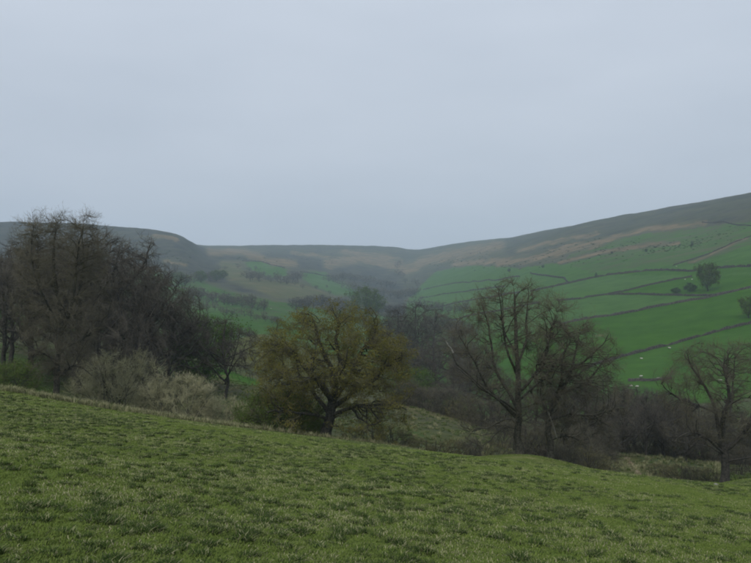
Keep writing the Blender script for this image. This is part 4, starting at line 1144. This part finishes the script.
# ------------------------------------------------------------------ grass
def blade_clump(name, seed, n, R_, h, w, lean, mats, probs):
    """a tuft: n bent tapering blades, each of two quads and a tip"""
    rg = np.random.default_rng(seed)
    a = rg.random(n) * 6.283; r = R_ * np.sqrt(rg.random(n))
    b = np.stack([np.cos(a) * r, np.sin(a) * r, np.full(n, -0.02)], 1)
    la = a + rg.normal(size=n) * 1.2
    hh = h * (0.5 + 0.7 * rg.random(n)); ln_ = lean * (0.3 + rg.random(n)) * hh
    dr = np.stack([np.cos(la), np.sin(la), np.zeros(n)], 1); sd = np.stack([-np.sin(la), np.cos(la), np.zeros(n)], 1)
    ww = (w * (0.7 + 0.6 * rg.random(n)))[:, None]
    up = np.array([0, 0, 1.0])
    p1 = b + up * hh[:, None] * .55 + dr * ln_[:, None] * .3; p2 = b + up * (hh * (1 - .25 * lean))[:, None] + dr * ln_[:, None]
    V = np.stack([b - sd * ww, b + sd * ww, p1 + sd * ww * .8, p1 - sd * ww * .8, p2], 1).reshape(-1, 3)
    k_ = np.arange(n)[:, None] * 5
    q = k_ + np.array([0, 1, 2, 3]); t = k_ + np.array([3, 2, 4])
    mi = rg.choice(len(mats), n, p=probs)
    me = mk_mesh(name, V, [q, t], mats, np.concatenate([mi, mi]))
    return bpy.data.objects.new(name, me)

M['blade'] = noise_mat('blade', (0.106, 0.156, 0.030), (0.176, 0.220, 0.054), 4, 2, 0.22, translucent=0.25)
M['blade_dark'] = noise_mat('blade_dark', (0.030, 0.055, 0.013), (0.054, 0.086, 0.022), 4, 2, 0.2, translucent=0.2)
M['blade_straw'] = noise_mat('blade_straw', (0.28, 0.26, 0.14), (0.46, 0.43, 0.26), 4, 2, 0.2, translucent=0.2)

def scatter(name, label, protos, pts, scl, rot, pick):
    """one mass of grass: tufts instanced on points lying on the turf"""
    pc = bpy.data.collections.new(name + '_tufts')
    for i, p in enumerate(protos):
        p.name = '%s_%02d' % (name, i)
        pc.objects.link(p)
    me = bpy.data.meshes.new(name)
    me.vertices.add(len(pts)); me.vertices.foreach_set('co', np.asarray(pts, np.float32).ravel())
    for nm, ty, arr in (('tuft_scale', 'FLOAT_VECTOR', scl), ('tuft_rot', 'FLOAT_VECTOR', rot), ('tuft_pick', 'INT', pick)):
        a = me.attributes.new(nm, ty, 'POINT')
        if ty == 'INT': a.data.foreach_set('value', np.asarray(arr, np.int32))
        else: a.data.foreach_set('vector', np.asarray(arr, np.float32).ravel())
    me.update()
    o = obj(name, me)
    ng = bpy.data.node_groups.new(name, 'GeometryNodeTree')
    ng.interface.new_socket('Geometry', in_out='INPUT', socket_type='NodeSocketGeometry')
    ng.interface.new_socket('Geometry', in_out='OUTPUT', socket_type='NodeSocketGeometry')
    gi = ng.nodes.new('NodeGroupInput'); go = ng.nodes.new('NodeGroupOutput')
    ci = ng.nodes.new('GeometryNodeCollectionInfo'); ci.inputs['Collection'].default_value = pc
    ci.inputs['Separate Children'].default_value = True; ci.inputs['Reset Children'].default_value = True
    ip = ng.nodes.new('GeometryNodeInstanceOnPoints'); ip.inputs['Pick Instance'].default_value = True
    def na(nm, ty):
        x = ng.nodes.new('GeometryNodeInputNamedAttribute'); x.data_type = ty; x.inputs['Name'].default_value = nm; return x.outputs['Attribute']
    er = ng.nodes.new('FunctionNodeEulerToRotation')
    ng.links.new(gi.outputs[0], ip.inputs['Points']); ng.links.new(ci.outputs[0], ip.inputs['Instance'])
    ng.links.new(na('tuft_pick', 'INT'), ip.inputs['Instance Index'])
    ng.links.new(na('tuft_rot', 'FLOAT_VECTOR'), er.inputs[0]); ng.links.new(er.outputs[0], ip.inputs['Rotation'])
    ng.links.new(na('tuft_scale', 'FLOAT_VECTOR'), ip.inputs['Scale'])
    ng.links.new(ip.outputs[0], go.inputs[0])
    md = o.modifiers.new('tufts', 'NODES'); md.node_group = ng
    return tag(o, label, 'grass', kind='stuff')

rg = np.random.default_rng(12)
def wedge(n, d0, d1, power, half=0.66):
    """points on the turf, thinning with distance"""
    u = rg.random(n)
    d = (d0 ** power + (d1 ** power - d0 ** power) * u) ** (1 / power)
    x = d * half * (2 * rg.random(n) - 1)
    return x, d
# short turf
x, y = wedge(90000, 4.0, 66, 0.55)
z = ground(x, y)
n = len(x)
s = (0.75 + 0.5 * rg.random(n)) * (1 + 0.020 * y)
patch = fbm(x / 2.2, y / 2.2, 51)
pick = np.where(rg.random(n) < 0.14 + 1.0 * patch, 2, rg.integers(0, 2, n))
turf_p = [blade_clump('turf', 1, 50, 0.17, 0.036, 0.0040, 1.0, [M['blade'], M['blade_dark'], M['blade_straw']], [.84, .13, .03]),
          blade_clump('turf', 2, 50, 0.17, 0.030, 0.0040, 1.1, [M['blade'], M['blade_dark'], M['blade_straw']], [.82, .14, .04]),
          blade_clump('turf', 3, 46, 0.17, 0.038, 0.0040, 1.1, [M['blade'], M['blade_dark'], M['blade_straw']], [.66, .10, .24])]
scatter('turf_grass', 'short grazed green turf covering the foreground field', turf_p, np.stack([x, y, z], 1), np.stack([s, s, s * (0.85 + .3 * rg.random(n))], 1), np.stack([np.zeros(n), np.zeros(n), rg.random(n) * 6.28], 1), pick)
# tussocks in clusters
x, y = wedge(30000, 4.5, 62, 1.4)
keep = (0.9 * fbm(x / 4.0, y / 6.0, 61) + 0.6 * fbm(x / 14.0, y / 14.0, 67) + 0.35 * fbm(x / 0.8, y / 0.8, 63) + 0.22 * rg.normal(size=len(x)) > -0.06)
x, y = x[keep], y[keep]; n = len(x); z = ground(x, y)
s = (0.38 + 0.50 * rg.random(n) ** 1.8) * (1 + 0.009 * y)
tus_p = [blade_clump('tussock', 11, 320, 0.125, 0.125, 0.0042, 0.9, [M['blade'], M['blade_dark'], M['blade_straw']], [.08, .80, .12]),
         blade_clump('tussock', 12, 200, 0.17, 0.085, 0.0038, 1.2, [M['blade'], M['blade_dark'], M['blade_straw']], [.22, .58, .20]),
         blade_clump('tussock', 13, 190, 0.20, 0.060, 0.0036, 1.4, [M['blade'], M['blade_dark'], M['blade_straw']], [.30, .15, .55])]
scatter('grass_tussocks', 'darker coarse grass tussocks with pale dead blades dotted over the foreground field', tus_p, np.stack([x, y, z - 0.01], 1), np.stack([s * 1.1, s * 1.1, s * 1.05], 1),
        np.stack([np.zeros(n), np.zeros(n), rg.random(n) * 6.28], 1), rg.choice(3, n, p=[.46, .20, .34]))
# tall dead grass along the field edge and in the hollow behind it
pts = []
edge_l = [(-60, 62), (0, 61), (60, 63), (130, 63), (200, 64), (260, 64), (330, 65), (400, 66)]
for i in range(4200):
    px = rg.uniform(-60, 420); d = np.interp(px, [e[0] for e in edge_l], [e[1] for e in edge_l]) + rg.normal() * 1.0 - 0.6
    if px > 250 and rg.random() < 0.7: continue
    pts.append(((px - CX) / F * d, d))
for i in range(700):
    px = rg.uniform(180, 520); d = rg.uniform(84, 150)
    pts.append(((px - CX) / F * d, d))
for i in range(450):
    px = rg.uniform(596, 720); d = rg.uniform(80, 112)
    pts.append(((px - CX) / F * d, d))
n_dry = len(pts)
for i in range(5200):      # rough green growth on the banks
    px = rg.uniform(-40, 780); d = rg.uniform(72, 150)
    pts.append(((px - CX) / F * d, d))
pts = np.array(pts); z = ground(pts[:, 0], pts[:, 1]); n = len(pts)
s = 0.7 + 0.8 * rg.random(n)
dry_p = [blade_clump('dry', 21, 70, 0.22, 0.50, 0.008, 0.6, [M['blade_straw'], M['blade'], M['blade_dark']], [.66, .14, .20]),
         blade_clump('dry', 22, 60, 0.22, 0.34, 0.008, 0.7, [M['blade_straw'], M['blade'], M['blade_dark']], [.40, .32, .28]),
         blade_clump('dry', 23, 60, 0.28, 0.24, 0.010, 1.0, [M['blade_straw'], M['blade'], M['blade_dark']], [.10, .32, .58])]
scatter('rough_grass', 'rough grass, straw-coloured along the field edge and greener in the hollow behind', dry_p, np.column_stack([pts, z]), np.stack([s, s, s], 1),
        np.stack([np.zeros(n), np.zeros(n), rg.random(n) * 6.28], 1), np.where(np.arange(n) < n_dry, rg.integers(0, 2, n), 2))

# ------------------------------------------------------------------ the hazy air
def haze():
    lo = (-4100, -4100, float(GV[:, 2].min()) - 2.0); hi = (4100, 4100, max(float(GV[:, 2].max()) + 25.0, 60))
    V = [(x_, y_, z_) for x_ in (lo[0], hi[0]) for y_ in (lo[1], hi[1]) for z_ in (lo[2], hi[2])]
    q = np.array([[0, 1, 3, 2], [4, 6, 7, 5], [0, 4, 5, 1], [2, 3, 7, 6], [0, 2, 6, 4], [1, 5, 7, 3]])
    m = bpy.data.materials.new('haze'); m.use_nodes = True
    nn = m.node_tree; nn.nodes.clear()
    o = nn.nodes.new('ShaderNodeOutputMaterial'); v = nn.nodes.new('ShaderNodeVolumePrincipled')
    v.inputs['Color'].default_value = (0.70, 0.86, 0.99, 1)
    v.inputs['Density'].default_value = 0.00019
    v.inputs['Density Attribute'].default_value = ''
    v.inputs['Temperature Attribute'].default_value = ''
    v.inputs['Color Attribute'].default_value = ''
    nn.links.new(v.outputs[0], o.inputs['Volume'])
    m.cycles.homogeneous_volume = True
    tag(obj('haze', mk_mesh('haze', V, [q], [m], smooth=False)), 'pale blue-grey haze filling the valley air', 'haze', kind='stuff')
haze()
